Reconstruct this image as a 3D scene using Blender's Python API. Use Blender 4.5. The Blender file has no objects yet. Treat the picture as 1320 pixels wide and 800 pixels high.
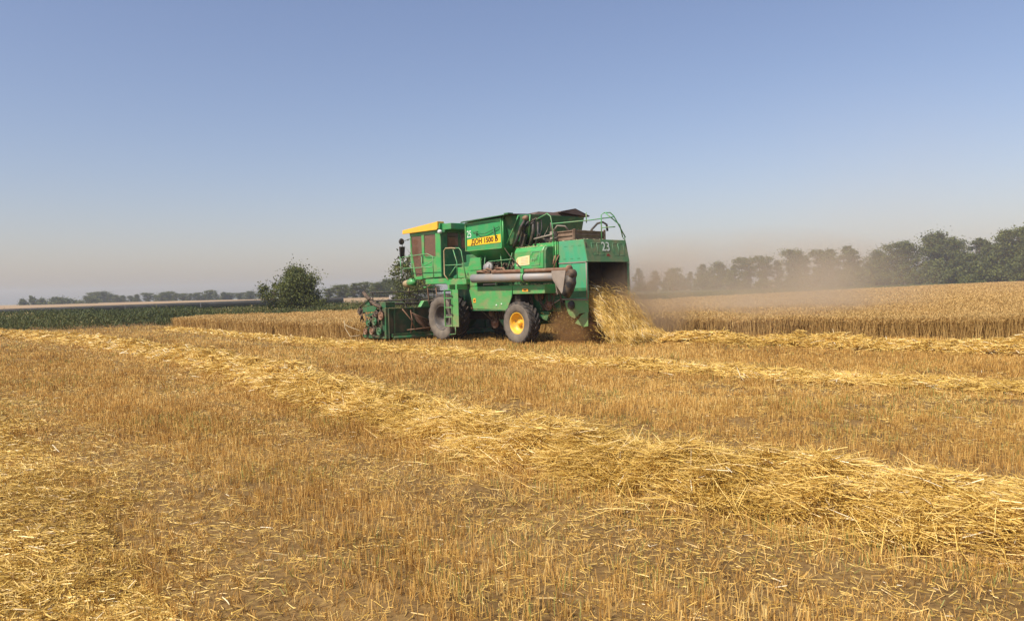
import bpy, math, random
import numpy as np
from mathutils import Vector, Matrix
R = math.radians
sc = bpy.context.scene
COL = sc.collection
rng = np.random.default_rng(7)
random.seed(7)

# ------------------------------------------------------------------ camera
cd = bpy.data.cameras.new('camera'); cam = bpy.data.objects.new('camera', cd); COL.objects.link(cam)
cd.sensor_width = 36.0; cd.sensor_fit = 'HORIZONTAL'; cd.lens = 36.0*1027/1320
cd.clip_start = 0.1; cd.clip_end = 20000
_p = -math.atan(25/1027.0); _r = R(1.535)
fw = Vector((0, math.cos(_p), math.sin(_p))); r0 = Vector((1, 0, 0)); u0 = r0.cross(fw)
rt = r0*math.cos(_r) - u0*math.sin(_r); up = u0*math.cos(_r) + r0*math.sin(_r)
m = Matrix((rt, up, -fw)).transposed().to_4x4(); m.translation = Vector((0, 0, 1.7)); cam.matrix_world = m
sc.camera = cam

# ------------------------------------------------------------------ light
SUN_AZ = Vector((-0.75, -0.66)); SUN_EL = R(50)
SUN_AZ.normalize()
w = bpy.data.worlds.new('World'); sc.world = w; w.use_nodes = True
nt = w.node_tree; bg = nt.nodes['Background']
sky = nt.nodes.new('ShaderNodeTexSky'); sky.sky_type = 'NISHITA'; sky.sun_disc = False
sky.sun_elevation = SUN_EL; sky.sun_rotation = math.atan2(SUN_AZ.x, SUN_AZ.y)
sky.air_density = 1.2; sky.dust_density = 1.5; sky.ozone_density = 4.8; sky.altitude = 60
tn_ = nt.nodes.new('ShaderNodeMix'); tn_.data_type = 'RGBA'; tn_.blend_type = 'MULTIPLY'; tn_.inputs[0].default_value = 1.0
tn_.inputs[7].default_value = (1.19, 0.985, 0.985, 1)   # a slightly lilac summer sky
nt.links.new(sky.outputs[0], tn_.inputs[6]); nt.links.new(tn_.outputs[2], bg.inputs[0]); bg.inputs[1].default_value = 0.097
sd = bpy.data.lights.new('sun', 'SUN'); so = bpy.data.objects.new('sun', sd); COL.objects.link(so)
sd.energy = 4.4; sd.angle = R(0.5); sd.color = (1.0, 0.93, 0.82)
sdir = Vector((SUN_AZ.x*math.cos(SUN_EL), SUN_AZ.y*math.cos(SUN_EL), math.sin(SUN_EL)))
so.rotation_euler = sdir.to_track_quat('Z', 'Y').to_euler(); so.location = (0, 0, 60)
vs = sc.view_settings; vs.view_transform = 'Standard'; vs.look = 'None'; vs.exposure = 0.45; vs.gamma = 1
vs.use_curve_mapping = False
sc.render.engine = 'CYCLES'
sc.cycles.volume_bounces = 1; sc.cycles.max_bounces = 8; sc.cycles.volume_step_rate = 2.0
sc.cycles.transparent_max_bounces = 12

# ------------------------------------------------------------------ materials
def mat(name, col, rough=0.6, metal=0.0, col2=None, scale=4.0, dirt=None, dirt_amt=0.0, dirt_scale=3.0, bump=0.0,
        bump_scale=30.0, stretch=(1, 1, 1), spec=0.5, coord='Object', low_dirt=None):
    M = bpy.data.materials.new(name); M.use_nodes = True; N = M.node_tree; L = N.links
    b = N.nodes['Principled BSDF']; b.inputs['Roughness'].default_value = rough
    b.inputs['Metallic'].default_value = metal; b.inputs['Specular IOR Level'].default_value = spec
    b.inputs['Base Color'].default_value = (*col, 1)
    tc = N.nodes.new('ShaderNodeTexCoord'); mp = N.nodes.new('ShaderNodeMapping'); mp.inputs['Scale'].default_value = stretch
    L.new(tc.outputs[coord], mp.inputs[0])
    cur = None
    def noise(sc_, det=5):
        n = N.nodes.new('ShaderNodeTexNoise'); n.inputs['Scale'].default_value = sc_; n.inputs['Detail'].default_value = det
        L.new(mp.outputs[0], n.inputs['Vector']); return n
    def ramp(src, a, b_):
        r = N.nodes.new('ShaderNodeMapRange'); r.inputs['From Min'].default_value = a; r.inputs['From Max'].default_value = b_
        L.new(src, r.inputs['Value']); return r.outputs[0]
    def mix(fac, A, B):
        x = N.nodes.new('ShaderNodeMix'); x.data_type = 'RGBA'
        if isinstance(fac, float): x.inputs[0].default_value = fac
        else: L.new(fac, x.inputs[0])
        for i, v in ((6, A), (7, B)):
            if isinstance(v, tuple): x.inputs[i].default_value = (*v, 1)
            else: L.new(v, x.inputs[i])
        return x.outputs[2]
    if col2: cur = mix(ramp(noise(scale).outputs[0], 0.35, 0.65), col, col2)
    if dirt:
        n = noise(dirt_scale, 8); mr = ramp(n.outputs[0], 0.45, 0.75)
        mm = N.nodes.new('ShaderNodeMath'); mm.operation = 'MULTIPLY'; mm.inputs[1].default_value = dirt_amt
        L.new(mr, mm.inputs[0]); cur = mix(mm.outputs[0], cur or col, dirt)
    if low_dirt:
        s = N.nodes.new('ShaderNodeSeparateXYZ'); L.new(tc.outputs['Object'], s.inputs[0])
        a = N.nodes.new('ShaderNodeMath'); a.operation = 'MULTIPLY_ADD'; a.inputs[1].default_value = 1.2; 
        L.new(noise(5, 6).outputs[0], a.inputs[0]); L.new(s.outputs[2], a.inputs[2])
        r = N.nodes.new('ShaderNodeMapRange'); r.inputs['From Min'].default_value = low_dirt[1]; r.inputs['From Max'].default_value = low_dirt[0]
        r.inputs['To Max'].default_value = low_dirt[2]
        L.new(a.outputs[0], r.inputs['Value']); cur = mix(r.outputs[0], cur or col, low_dirt[3])
    if cur: L.new(cur, b.inputs['Base Color'])
    if bump:
        n = noise(bump_scale, 8); bp = N.nodes.new('ShaderNodeBump'); bp.inputs['Strength'].default_value = bump; bp.inputs['Distance'].default_value = 0.02
        L.new(n.outputs[0], bp.inputs['Height']); L.new(bp.outputs[0], b.inputs['Normal'])
    return M

def tint_mat(name, stops, rough=0.6, trans=0.0, spec=0.3):
    """colour chosen by the per-vertex value 'tint' (a stalk's own colour)"""
    M = bpy.data.materials.new(name); M.use_nodes = True; N = M.node_tree; L = N.links
    b = N.nodes['Principled BSDF']; b.inputs['Roughness'].default_value = rough; b.inputs['Specular IOR Level'].default_value = spec
    at = N.nodes.new('ShaderNodeAttribute'); at.attribute_name = 'tint'
    cr = N.nodes.new('ShaderNodeValToRGB'); e = cr.color_ramp.elements
    while len(e) < len(stops): e.new(0.5)
    for i, (p, c) in enumerate(stops): e[i].position = p; e[i].color = (*c, 1)
    L.new(at.outputs['Fac'], cr.inputs[0]); L.new(cr.outputs[0], b.inputs['Base Color'])
    if trans:
        t = N.nodes.new('ShaderNodeBsdfTranslucent'); L.new(cr.outputs[0], t.inputs[0])
        mx = N.nodes.new('ShaderNodeMixShader'); mx.inputs[0].default_value = trans
        L.new(b.outputs[0], mx.inputs[1]); L.new(t.outputs[0], mx.inputs[2]); L.new(mx.outputs[0], N.nodes['Material Output'].inputs[0])
    return M

DUST = (0.30, 0.21, 0.11)
GREEN = (0.045, 0.30, 0.07)
M = {}
M['green'] = mat('green_paint', GREEN, 0.42, col2=(0.065, 0.33, 0.095), scale=1.5, dirt=DUST, dirt_amt=0.65, dirt_scale=2.8, stretch=(1, 1, 1.8), bump=0.05, bump_scale=3,
                 low_dirt=(0.9, 2.4, 0.45, DUST))
M['green_pale'] = mat('faded_green_paint', (0.05, 0.33, 0.17), 0.5, col2=(0.06, 0.32, 0.14), scale=2.0, dirt=DUST, dirt_amt=0.45, dirt_scale=3, stretch=(1, 1, .6), bump=0.05, bump_scale=3)
M['green_olive'] = mat('dusty_green_paint', (0.075, 0.20, 0.075), 0.65, col2=(0.11, 0.20, 0.085), scale=3.0, dirt=DUST, dirt_amt=0.6, dirt_scale=3)
M['green_dark'] = mat('dark_green_paint', (0.018, 0.13, 0.045), 0.55, col2=(0.025, 0.16, 0.055), scale=3.0, dirt=DUST, dirt_amt=0.45, dirt_scale=3)
M['header_green'] = mat('worn_header_green', (0.022, 0.13, 0.045), 0.6, col2=(0.04, 0.09, 0.035), scale=3, dirt=(0.16, 0.11, 0.06), dirt_amt=0.9, dirt_scale=4)
M['header_dark'] = mat('grimy_header_green', (0.02, 0.085, 0.035), 0.7, col2=(0.055, 0.06, 0.03), scale=2, dirt=(0.16, 0.11, 0.06), dirt_amt=0.9, dirt_scale=3)
M['tank'] = mat('tank_green_paint', (0.03, 0.30, 0.085), 0.38, col2=(0.035, 0.26, 0.08), scale=1.2, dirt=DUST, dirt_amt=0.35, dirt_scale=2.5, bump=0.06, bump_scale=3)
M['grime'] = mat('grimy_steel', (0.05, 0.035, 0.024), 0.8, col2=(0.13, 0.085, 0.05), scale=8, bump=0.3, bump_scale=20)
M['rust'] = mat('rusty_steel', (0.17, 0.075, 0.035), 0.75, col2=(0.24, 0.15, 0.09), scale=6, bump=0.15)
M['grey'] = mat('grey_painted_steel', (0.25, 0.245, 0.235), 0.5, col2=(0.32, 0.30, 0.27), scale=3, dirt=(0.28, 0.19, 0.12), dirt_amt=0.7, dirt_scale=3, bump=0.05)
M['tan_steel'] = mat('dusty_tan_steel', (0.24, 0.20, 0.155), 0.7, col2=(0.30, 0.25, 0.20), scale=4)
M['black'] = mat('black_rubber', (0.02, 0.019, 0.018), 0.6, dirt=DUST, dirt_amt=0.35, dirt_scale=6)
M['dark'] = mat('dark_inside_shade', (0.022, 0.016, 0.012), 0.9, col2=(0.05, 0.036, 0.024), scale=3)  # shade under and inside the machine is put into this near-black colour
M['tyre'] = mat('tyre_tread_rubber', (0.035, 0.031, 0.028), 0.85, dirt=(0.16, 0.12, 0.085), dirt_amt=0.8, dirt_scale=6, bump=0.1)
M['sidewall'] = mat('dusty_tyre_sidewall', (0.115, 0.095, 0.073), 0.9, col2=(0.17, 0.14, 0.105), scale=5, bump=0.05)
M['rim_yellow'] = mat('yellow_wheel_paint', (0.80, 0.45, 0.03), 0.45, dirt=DUST, dirt_amt=0.7, dirt_scale=7)
M['rim_dark'] = mat('dirty_wheel_steel', (0.07, 0.062, 0.055), 0.6, dirt=(0.2, 0.16, 0.12), dirt_amt=0.6, dirt_scale=6)
M['yellow'] = mat('yellow_paint', (0.80, 0.42, 0.03), 0.45, dirt=(0.35, 0.25, 0.12), dirt_amt=0.35, dirt_scale=4)
M['plate'] = mat('yellow_plate_paint', (0.85, 0.52, 0.01), 0.5, dirt=(0.4, 0.3, 0.1), dirt_amt=0.3, dirt_scale=5)
M['letter'] = mat('brown_black_lettering', (0.06, 0.02, 0.005), 0.6)
M['white'] = mat('white_brush_paint', (0.62, 0.68, 0.60), 0.7, dirt=(0.2, 0.4, 0.2), dirt_amt=0.5, dirt_scale=12)
M['white_line'] = mat('thin_white_marker', (0.20, 0.40, 0.22), 0.7)
M['red'] = mat('faded_red_paint', (0.35, 0.05, 0.03), 0.7)
M['sticker'] = mat('yellowed_paper', (0.72, 0.60, 0.28), 0.7, col2=(0.75, 0.66, 0.42), scale=4)
M['sticker_ink'] = mat('faded_orange_ink', (0.62, 0.32, 0.10), 0.7)
M['handrail'] = mat('worn_green_tube', (0.10, 0.33, 0.13), 0.5, dirt=DUST, dirt_amt=0.8, dirt_scale=8)
M['handrail_tan'] = mat('worn_tan_tube', (0.36, 0.27, 0.14), 0.5)
M['brownplate'] = mat('brown_lid_steel', (0.09, 0.055, 0.04), 0.7, col2=(0.12, 0.08, 0.055), scale=3)
M['crate'] = mat('dusty_radiator_steel', (0.15, 0.095, 0.06), 0.85, col2=(0.22, 0.15, 0.10), scale=5, bump=0.3)
M['lamp'] = mat('lamp_glass', (0.6, 0.6, 0.58), 0.15)
M['orange'] = mat('orange_sticker', (0.80, 0.36, 0.03), 0.6)
g = bpy.data.materials.new('tinted_cab_glass'); g.use_nodes = True; b = g.node_tree.nodes['Principled BSDF']
b.inputs['Base Color'].default_value = (0.42, 0.25, 0.17, 1); b.inputs['Roughness'].default_value = 0.06
b.inputs['Transmission Weight'].default_value = 0.75; b.inputs['IOR'].default_value = 1.35
M['glass'] = g
M['cab_inside'] = mat('cab_lining', (0.20, 0.105, 0.065), 0.8)
M['concrete'] = mat('weathered_concrete', (0.11, 0.105, 0.10), 0.9, col2=(0.17, 0.16, 0.15), scale=0.8, bump=0.2)
M['concrete_lip'] = mat('pale_concrete', (0.42, 0.38, 0.33), 0.9, col2=(0.5, 0.46, 0.4), scale=1.0)
M['bark'] = mat('bark', (0.11, 0.08, 0.06), 0.9, col2=(0.16, 0.12, 0.09), scale=3, bump=0.3)
M['bark_grey'] = mat('grey_bark', (0.20, 0.16, 0.13), 0.9)

# ------------------------------------------------------------------ object helpers
def tag(o, label=None, cat=None, group=None, kind=None):
    if label: o['label'] = label
    if cat: o['category'] = cat
    if group: o['group'] = group
    if kind: o['kind'] = kind
    return o
def empty(name, loc=(0, 0, 0), rz=0.0, parent=None):
    o = bpy.data.objects.new(name, None); COL.objects.link(o); o.location = loc; o.rotation_euler = (0, 0, rz)
    o.empty_display_size = 0.3
    if parent: o.parent = parent
    return o

class MB:
    def __init__(s): s.v = []; s.f = []; s.sm = []; s.mi = []; s.cur = 0
    def add(s, vs, fs, smooth=False):
        k = len(s.v); s.v += [tuple(v) for v in vs]
        for f in fs: s.f.append(tuple(i+k for i in f)); s.sm.append(smooth); s.mi.append(s.cur)
        return s
    def box(s, x0, x1, y0, y1, z0, z1):
        x0, x1 = sorted((x0, x1)); y0, y1 = sorted((y0, y1)); z0, z1 = sorted((z0, z1))
        v = [(x0,y0,z0),(x1,y0,z0),(x1,y1,z0),(x0,y1,z0),(x0,y0,z1),(x1,y0,z1),(x1,y1,z1),(x0,y1,z1)]
        return s.add(v, [(0,3,2,1),(4,5,6,7),(0,1,5,4),(1,2,6,5),(2,3,7,6),(3,0,4,7)])
    def hexa(s, b, t):
        """four bottom corners and four top corners, counter-clockwise from above"""
        return s.add(list(b)+list(t), [(0,3,2,1),(4,5,6,7),(0,1,5,4),(1,2,6,5),(2,3,7,6),(3,0,4,7)])
    def prism(s, poly, y0, y1):
        """polygon in x,z pushed along y"""
        n = len(poly); v = [(x, y0, z) for x, z in poly]+[(x, y1, z) for x, z in poly]
        f = [tuple(range(n)), tuple(range(2*n-1, n-1, -1))]
        f += [(i, i+n, (i+1) % n+n, (i+1) % n) for i in range(n)]
        return s.add(v, f)
    def prismx(s, poly, x0, x1):
        """polygon in y,z pushed along x"""
        n = len(poly); v = [(x0, y, z) for y, z in poly]+[(x1, y, z) for y, z in poly]
        f = [tuple(range(n)), tuple(range(2*n-1, n-1, -1))]
        f += [(i, i+n, (i+1) % n+n, (i+1) % n) for i in range(n)]
        return s.add(v, f)
    def tube(s, pts, r, n=8, r1=None):
        pts = [Vector(p) for p in pts]; r1 = r if r1 is None else r1
        vs = []; fs = []; ref = None
        for i, p in enumerate(pts):
            d = (pts[min(i+1, len(pts)-1)]-pts[max(i-1, 0)])
            if d.length < 1e-9: d = Vector((0, 0, 1))
            d.normalize()
            if ref is None: ref = Vector((0, 0, 1)) if abs(d.z) < 0.9 else Vector((1, 0, 0))
            a = d.cross(ref).normalized(); b_ = a.cross(d).normalized(); ref = b_
            rr = r+(r1-r)*i/(len(pts)-1)
            for k in range(n):
                t = 2*math.pi*k/n; vs.append(p+a*math.cos(t)*rr+b_*math.sin(t)*rr)
        for i in range(len(pts)-1):
            for k in range(n):
                q = (k+1) % n; fs.append((i*n+k, i*n+q, (i+1)*n+q, (i+1)*n+k))
        s.add(vs, fs, True)
        e = (len(pts)-1)*n
        k0 = len(s.v)-len(vs)
        s.f.append(tuple(k0+j for j in range(n-1, -1, -1))); s.sm.append(False); s.mi.append(s.cur)
        s.f.append(tuple(k0+e+j for j in range(n))); s.sm.append(False); s.mi.append(s.cur)
        return s
    def lathe(s, prof, c, n=40, axis='y', a0=0, smooth=True, mids=None):
        """profile of (radius, offset) turned about an axis through c"""
        vs = []
        for (r, o) in prof:
            for k in range(n):
                t = 2*math.pi*k/n+a0
                if axis == 'y': vs.append((c[0]+r*math.cos(t), c[1]+o, c[2]+r*math.sin(t)))
                elif axis == 'x': vs.append((c[0]+o, c[1]+r*math.cos(t), c[2]+r*math.sin(t)))
                else: vs.append((c[0]+r*math.cos(t), c[1]+r*math.sin(t), c[2]+o))
        for i in range(len(prof)-1):
            if mids: s.cur = mids[i]
            k0 = len(s.v) if i == 0 else k0
            if i == 0: s.v += vs
            for k in range(n):
                q = (k+1) % n
                s.f.append((k0+i*n+k, k0+i*n+q, k0+(i+1)*n+q, k0+(i+1)*n+k)); s.sm.append(smooth); s.mi.append(s.cur)
        return s
    def build(s, name, mats, parent=None, bevel=0.0, loc=None):
        me = bpy.data.meshes.new(name); me.from_pydata(s.v, [], s.f)
        me.polygons.foreach_set('use_smooth', s.sm); me.polygons.foreach_set('material_index', s.mi)
        for mm in (mats if isinstance(mats, (list, tuple)) else [mats]): me.materials.append(mm)
        me.update()
        o = bpy.data.objects.new(name, me); COL.objects.link(o)
        if parent: o.parent = parent
        if loc: o.location = loc
        if bevel:
            bm_ = o.modifiers.new('bevel', 'BEVEL'); bm_.width = bevel; bm_.segments = 2; bm_.limit_method = 'ANGLE'; bm_.angle_limit = R(40)
        return o

def arr_mesh(name, V, nper, mats, tint=None, faces=None):
    """V (n*nper,3): islands of nper vertices, faces = index tuples inside one island"""
    n = len(V)//nper; me = bpy.data.meshes.new(name)
    faces = faces or [tuple(range(nper))]
    me.vertices.add(len(V)); me.vertices.foreach_set('co', np.ascontiguousarray(V, dtype=np.float32).ravel())
    k = len(faces[0]); F = np.array(faces, dtype=np.int64)
    idx = (np.arange(n)[:, None, None]*nper+F[None]).reshape(-1)
    me.loops.add(len(idx)); me.loops.foreach_set('vertex_index', idx.astype(np.int32))
    npoly = n*len(faces); me.polygons.add(npoly)
    me.polygons.foreach_set('loop_start', (np.arange(npoly)*k).astype(np.int32))
    if tint is not None:
        a = me.attributes.new('tint', 'FLOAT', 'POINT'); a.data.foreach_set('value', np.repeat(tint, nper).astype(np.float32))
    for mm in (mats if isinstance(mats, (list, tuple)) else [mats]): me.materials.append(mm)
    me.update(calc_edges=True)
    return me
def arr_obj(name, *a, parent=None, **k):
    o = bpy.data.objects.new(name, arr_mesh(name, *a, **k)); COL.objects.link(o)
    if parent: o.parent = parent
    return o

def vnoise(x, y, scale, seed=0):
    r = np.random.default_rng(seed+99); G = r.random((64, 64))
    x = x*scale+1000; y = y*scale+1000
    xi = np.floor(x).astype(int); yi = np.floor(y).astype(int); fx = x-xi; fy = y-yi
    fx = fx*fx*(3-2*fx); fy = fy*fy*(3-2*fy)
    g_ = lambda a, b_: G[a % 64, b_ % 64]
    return (g_(xi, yi)*(1-fx)+g_(xi+1, yi)*fx)*(1-fy)+(g_(xi, yi+1)*(1-fx)+g_(xi+1, yi+1)*fx)*fy

def in_poly(x, y, poly):
    c = np.zeros(len(x), bool); n = len(poly); j = n-1
    for i in range(n):
        xi, yi = poly[i]; xj, yj = poly[j]
        t = ((yi > y) != (yj > y)) & (x < (xj-xi)*(y-yi)/(yj-yi+1e-12)+xi); c ^= t; j = i
    return c
def dist_line(x, y, pts):
    """distance and side-less position along a polyline"""
    best = np.full(len(x), 1e9); al = np.zeros(len(x)); acc = 0
    for (ax, ay), (bx, by) in zip(pts[:-1], pts[1:]):
        dx, dy = bx-ax, by-ay; L_ = math.hypot(dx, dy); t = np.clip(((x-ax)*dx+(y-ay)*dy)/L_**2, 0, 1)
        d = np.hypot(x-ax-t*dx, y-ay-t*dy); k = d < best; best[k] = d[k]; al[k] = acc+t[k]*L_; acc += L_
    return best, al
def log_pts(n, z0, z1, spread=0.78, r=rng):
    """points over the wedge in front of the camera, thinner with distance"""
    z = z0*np.exp(r.random(n)*math.log(z1/z0)); x = (r.random(n)*2-1)*(z*spread+1.0)
    return x, z

# ------------------------------------------------------------------ layout (metres, +Y is the way the photographer looks)
HEAD = Vector((-0.65, 0.76)).normalized()
WINDROW_MAIN = [(6.6, 2.5), (3.4, 5.2), (2.0, 6.25), (0.7, 7.5), (-0.75, 9.5), (-3.0, 12.9), (-5.9, 17.8), (-9.3, 22.6), (-16, 31), (-25.4, 41.2), (-29, 45)]
WINDROW_MID = [(15, 3.2), (7.6, 11.8), (3.55, 15.4), (0.5, 18.9), (-3.8, 24.0), (-13.6, 37.5), (-19.8, 46)]
WINDROW_FAR = [(17.5, 10.4), (11.1, 17.2), (8.4, 20.2), (5.4, 23.3), (3.2, 25.3)]
WINDROW_LEFT = [(-1.0, 0.5), (-3.1, 4.1), (-5.1, 6.8), (-8.9, 11.6), (-14.5, 18.0), (-24, 28), (-33, 37)]
def smooth_line(p, k=2):
    for _ in range(k):
        q = [p[0]]
        for a_, b_ in zip(p[:-1], p[1:]): q += [(a_[0]*.75+b_[0]*.25, a_[1]*.75+b_[1]*.25), (a_[0]*.25+b_[0]*.75, a_[1]*.25+b_[1]*.75)]
        p = q+[p[-1]]
    return p
WINDROW_MAIN, WINDROW_MID, WINDROW_FAR, WINDROW_LEFT = map(smooth_line, (WINDROW_MAIN, WINDROW_MID, WINDROW_FAR, WINDROW_LEFT))
WHEAT = [(26, 9.0), (13.55, 21.1), (6.2, 27.3), (-0.9, 33.6), (-5.3, 29.9), (-10.85, 35.9), (-19.8, 46.6), (-18.9, 51.0), (-10.7, 54.7), (10.2, 65.4),
         (22.8, 83.7), (41.1, 105.4), (79.6, 151), (155, 241), (270, 241), (200, 60), (60, 5)]
VERGE = [(-120, 20), (-60, 38), (-30.5, 46.6), (-27.3, 51), (-24.7, 53.5), (-19.5, 50.5), (-10.7, 55.5), (10.2, 66.2), (22.8, 84.5), (41.1, 106.2), (79.6, 152), (155, 242),
         (175, 262), (66, 400), (20, 120), (-20, 97), (-90, 90), (-200, 84)]

# ------------------------------------------------------------------ setting: ground
def sheet(name, poly, z, material, kind='structure'):
    mb = MB(); mb.add([(x, y, z) for x, y in poly], [tuple(range(len(poly)))])
    o = mb.build(name, material); tag(o, kind=kind); return o
soil = mat('field_soil', (0.12, 0.070, 0.026), 0.95, col2=(0.21, 0.128, 0.048), scale=1.3, dirt=(0.38, 0.245, 0.085), dirt_amt=0.55, dirt_scale=22, bump=1.0, bump_scale=14, spec=0.1)
# near ground as a gently uneven grid, far ground as a plain sheet round it
def ground_h(x, y):
    return (vnoise(x, y, 0.35, 1)-0.5)*0.05+(vnoise(x, y, 1.7, 2)-0.5)*0.035+(vnoise(x, y, 6.0, 3)-0.5)*0.022
n1, n2 = 260, 420
gy = 0.5*np.exp(np.linspace(0, 1, n2)*math.log(75/0.5))-3.0
gu = np.linspace(-1, 1, n1)
GX = gu[None, :]*(gy[:, None]*0.95+9); GY = np.repeat(gy[:, None], n1, 1)
fade = np.clip((60-GY)/20, 0, 1)
GZ = ground_h(GX.ravel(), GY.ravel()).reshape(GX.shape)*fade
V = np.stack([GX, GY, GZ], -1).reshape(-1, 3)
ii = np.arange((n2-1)*(n1-1)); a = (ii//(n1-1))*n1+ii % (n1-1)
me = bpy.data.meshes.new('stubble_field'); me.from_pydata(V.tolist(), [], np.stack([a, a+1, a+n1+1, a+n1], -1).tolist())
me.polygons.foreach_set('use_smooth', [True]*len(me.polygons)); me.materials.append(soil); me.update()
go = bpy.data.objects.new('stubble_field', me); COL.objects.link(go); tag(go, kind='structure')
S_ = 6000
sheet('ground', [(-S_, -S_), (S_, -S_), (S_, S_), (-S_, S_)], -0.09, mat('far_ground', (0.16, 0.13, 0.06), 0.95, col2=(0.11, 0.12, 0.05), scale=0.01, spec=0.1))
grass_m = mat('verge_grass', (0.055, 0.075, 0.025), 0.9, col2=(0.10, 0.10, 0.04), scale=0.12, dirt=(0.22, 0.17, 0.08), dirt_amt=0.4, dirt_scale=0.3, spec=0.1)
sheet('verge', VERGE, -0.03, grass_m)
fieldm = mat('distant_ripe_field', (0.29, 0.20, 0.11), 0.95, col2=(0.36, 0.25, 0.14), scale=0.02, spec=0.1)
def hill(name, poly, z0, z1, material):
    mb = MB(); n = len(poly); ys = [p[1] for p in poly]; ya, yb = min(ys), max(ys)
    mb.add([(x, y, z0) for x, y in poly]+[(x, y, 0.5+(z1-0.5)*(y-ya)/(yb-ya)) for x, y in poly], [tuple(range(n, 2*n))]+[(i, (i+1) % n, (i+1) % n+n, i+n) for i in range(n)])
    o = mb.build(name, material); tag(o, kind='structure'); return o
# a ripe field lying far beyond the flume, its edge a crop half a metre tall
hill('distant_field', [(-420, 150), (-210, 118), (-30, 116), (5, 150), (0, 215), (-190, 420), (-420, 440)], -0.05, 1.45, fieldm)
hill('distant_field', [(95, 300), (150, 330), (160, 420), (110, 420)], -0.05, 0.9, fieldm)

# ------------------------------------------------------------------ stubble, straw and wheat
straw_m = tint_mat('straw', [(0.0, (0.24, 0.13, 0.035)), (0.3, (0.50, 0.32, 0.058)), (0.7, (0.80, 0.55, 0.15)), (0.93, (0.86, 0.66, 0.24)), (1.0, (0.86, 0.76, 0.52))], 0.42, 0.12, 0.5)
stub_m = tint_mat('stubble', [(0.0, (0.18, 0.085, 0.025)), (0.35, (0.49, 0.27, 0.065)), (0.75, (0.78, 0.50, 0.15)), (0.93, (0.86, 0.66, 0.27)), (1.0, (0.30, 0.31, 0.085))], 0.55, 0.25)
wheat_m = tint_mat('ripe_wheat', [(0.0, (0.34, 0.20, 0.065)), (0.4, (0.52, 0.345, 0.12)), (0.8, (0.60, 0.40, 0.15)), (1.0, (0.76, 0.56, 0.25))], 0.6, 0.3)
green_m = tint_mat('weed_leaves', [(0.0, (0.035, 0.048, 0.013)), (0.5, (0.085, 0.105, 0.026)), (0.85, (0.155, 0.15, 0.045)), (1.0, (0.33, 0.25, 0.10))], 0.6, 0.2)

def straws(P, D, Lh, W, curl=0.0, r=rng):
    """flat tapered strips: base P, unit direction D, length Lh, width W; three cross-sections when curled"""
    n = len(P); q = r.normal(size=(n, 3)); side = np.cross(D, q); side /= np.linalg.norm(side, axis=1)[:, None]+1e-9
    s2 = side*(W/2)[:, None]; T = P+D*Lh[:, None]
    if not curl:
        return np.stack([P-s2, P+s2, T+s2*0.7, T-s2*0.7], 1).reshape(-1, 3)
    Mi = (P+T)/2; Mi = Mi+np.cross(D, side)*((r.random(n)-0.5)*curl*Lh)[:, None]
    return np.stack([P-s2, P+s2, Mi+s2, Mi-s2, T+s2*0.6, T-s2*0.6], 1).reshape(-1, 3)
CURL_F = [(0, 1, 2, 3), (3, 2, 4, 5)]

def windrow_profile(x, y, line, half, height):
    d, al = dist_line(x, y, line)
    hw = half*(0.82+0.30*vnoise(al, al*0, 0.6, 11)+0.6*(vnoise(x, y, 2.2, 12)-0.5))
    t = np.clip(1-(d/hw)**2, 0, 1)
    return d/hw, height*np.sqrt(t)*(0.42+0.5*vnoise(x, y, 0.9, 13)+0.75*vnoise(x, y, 2.8, 14)*vnoise(x, y, 5.5, 15)*1.6)

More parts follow.
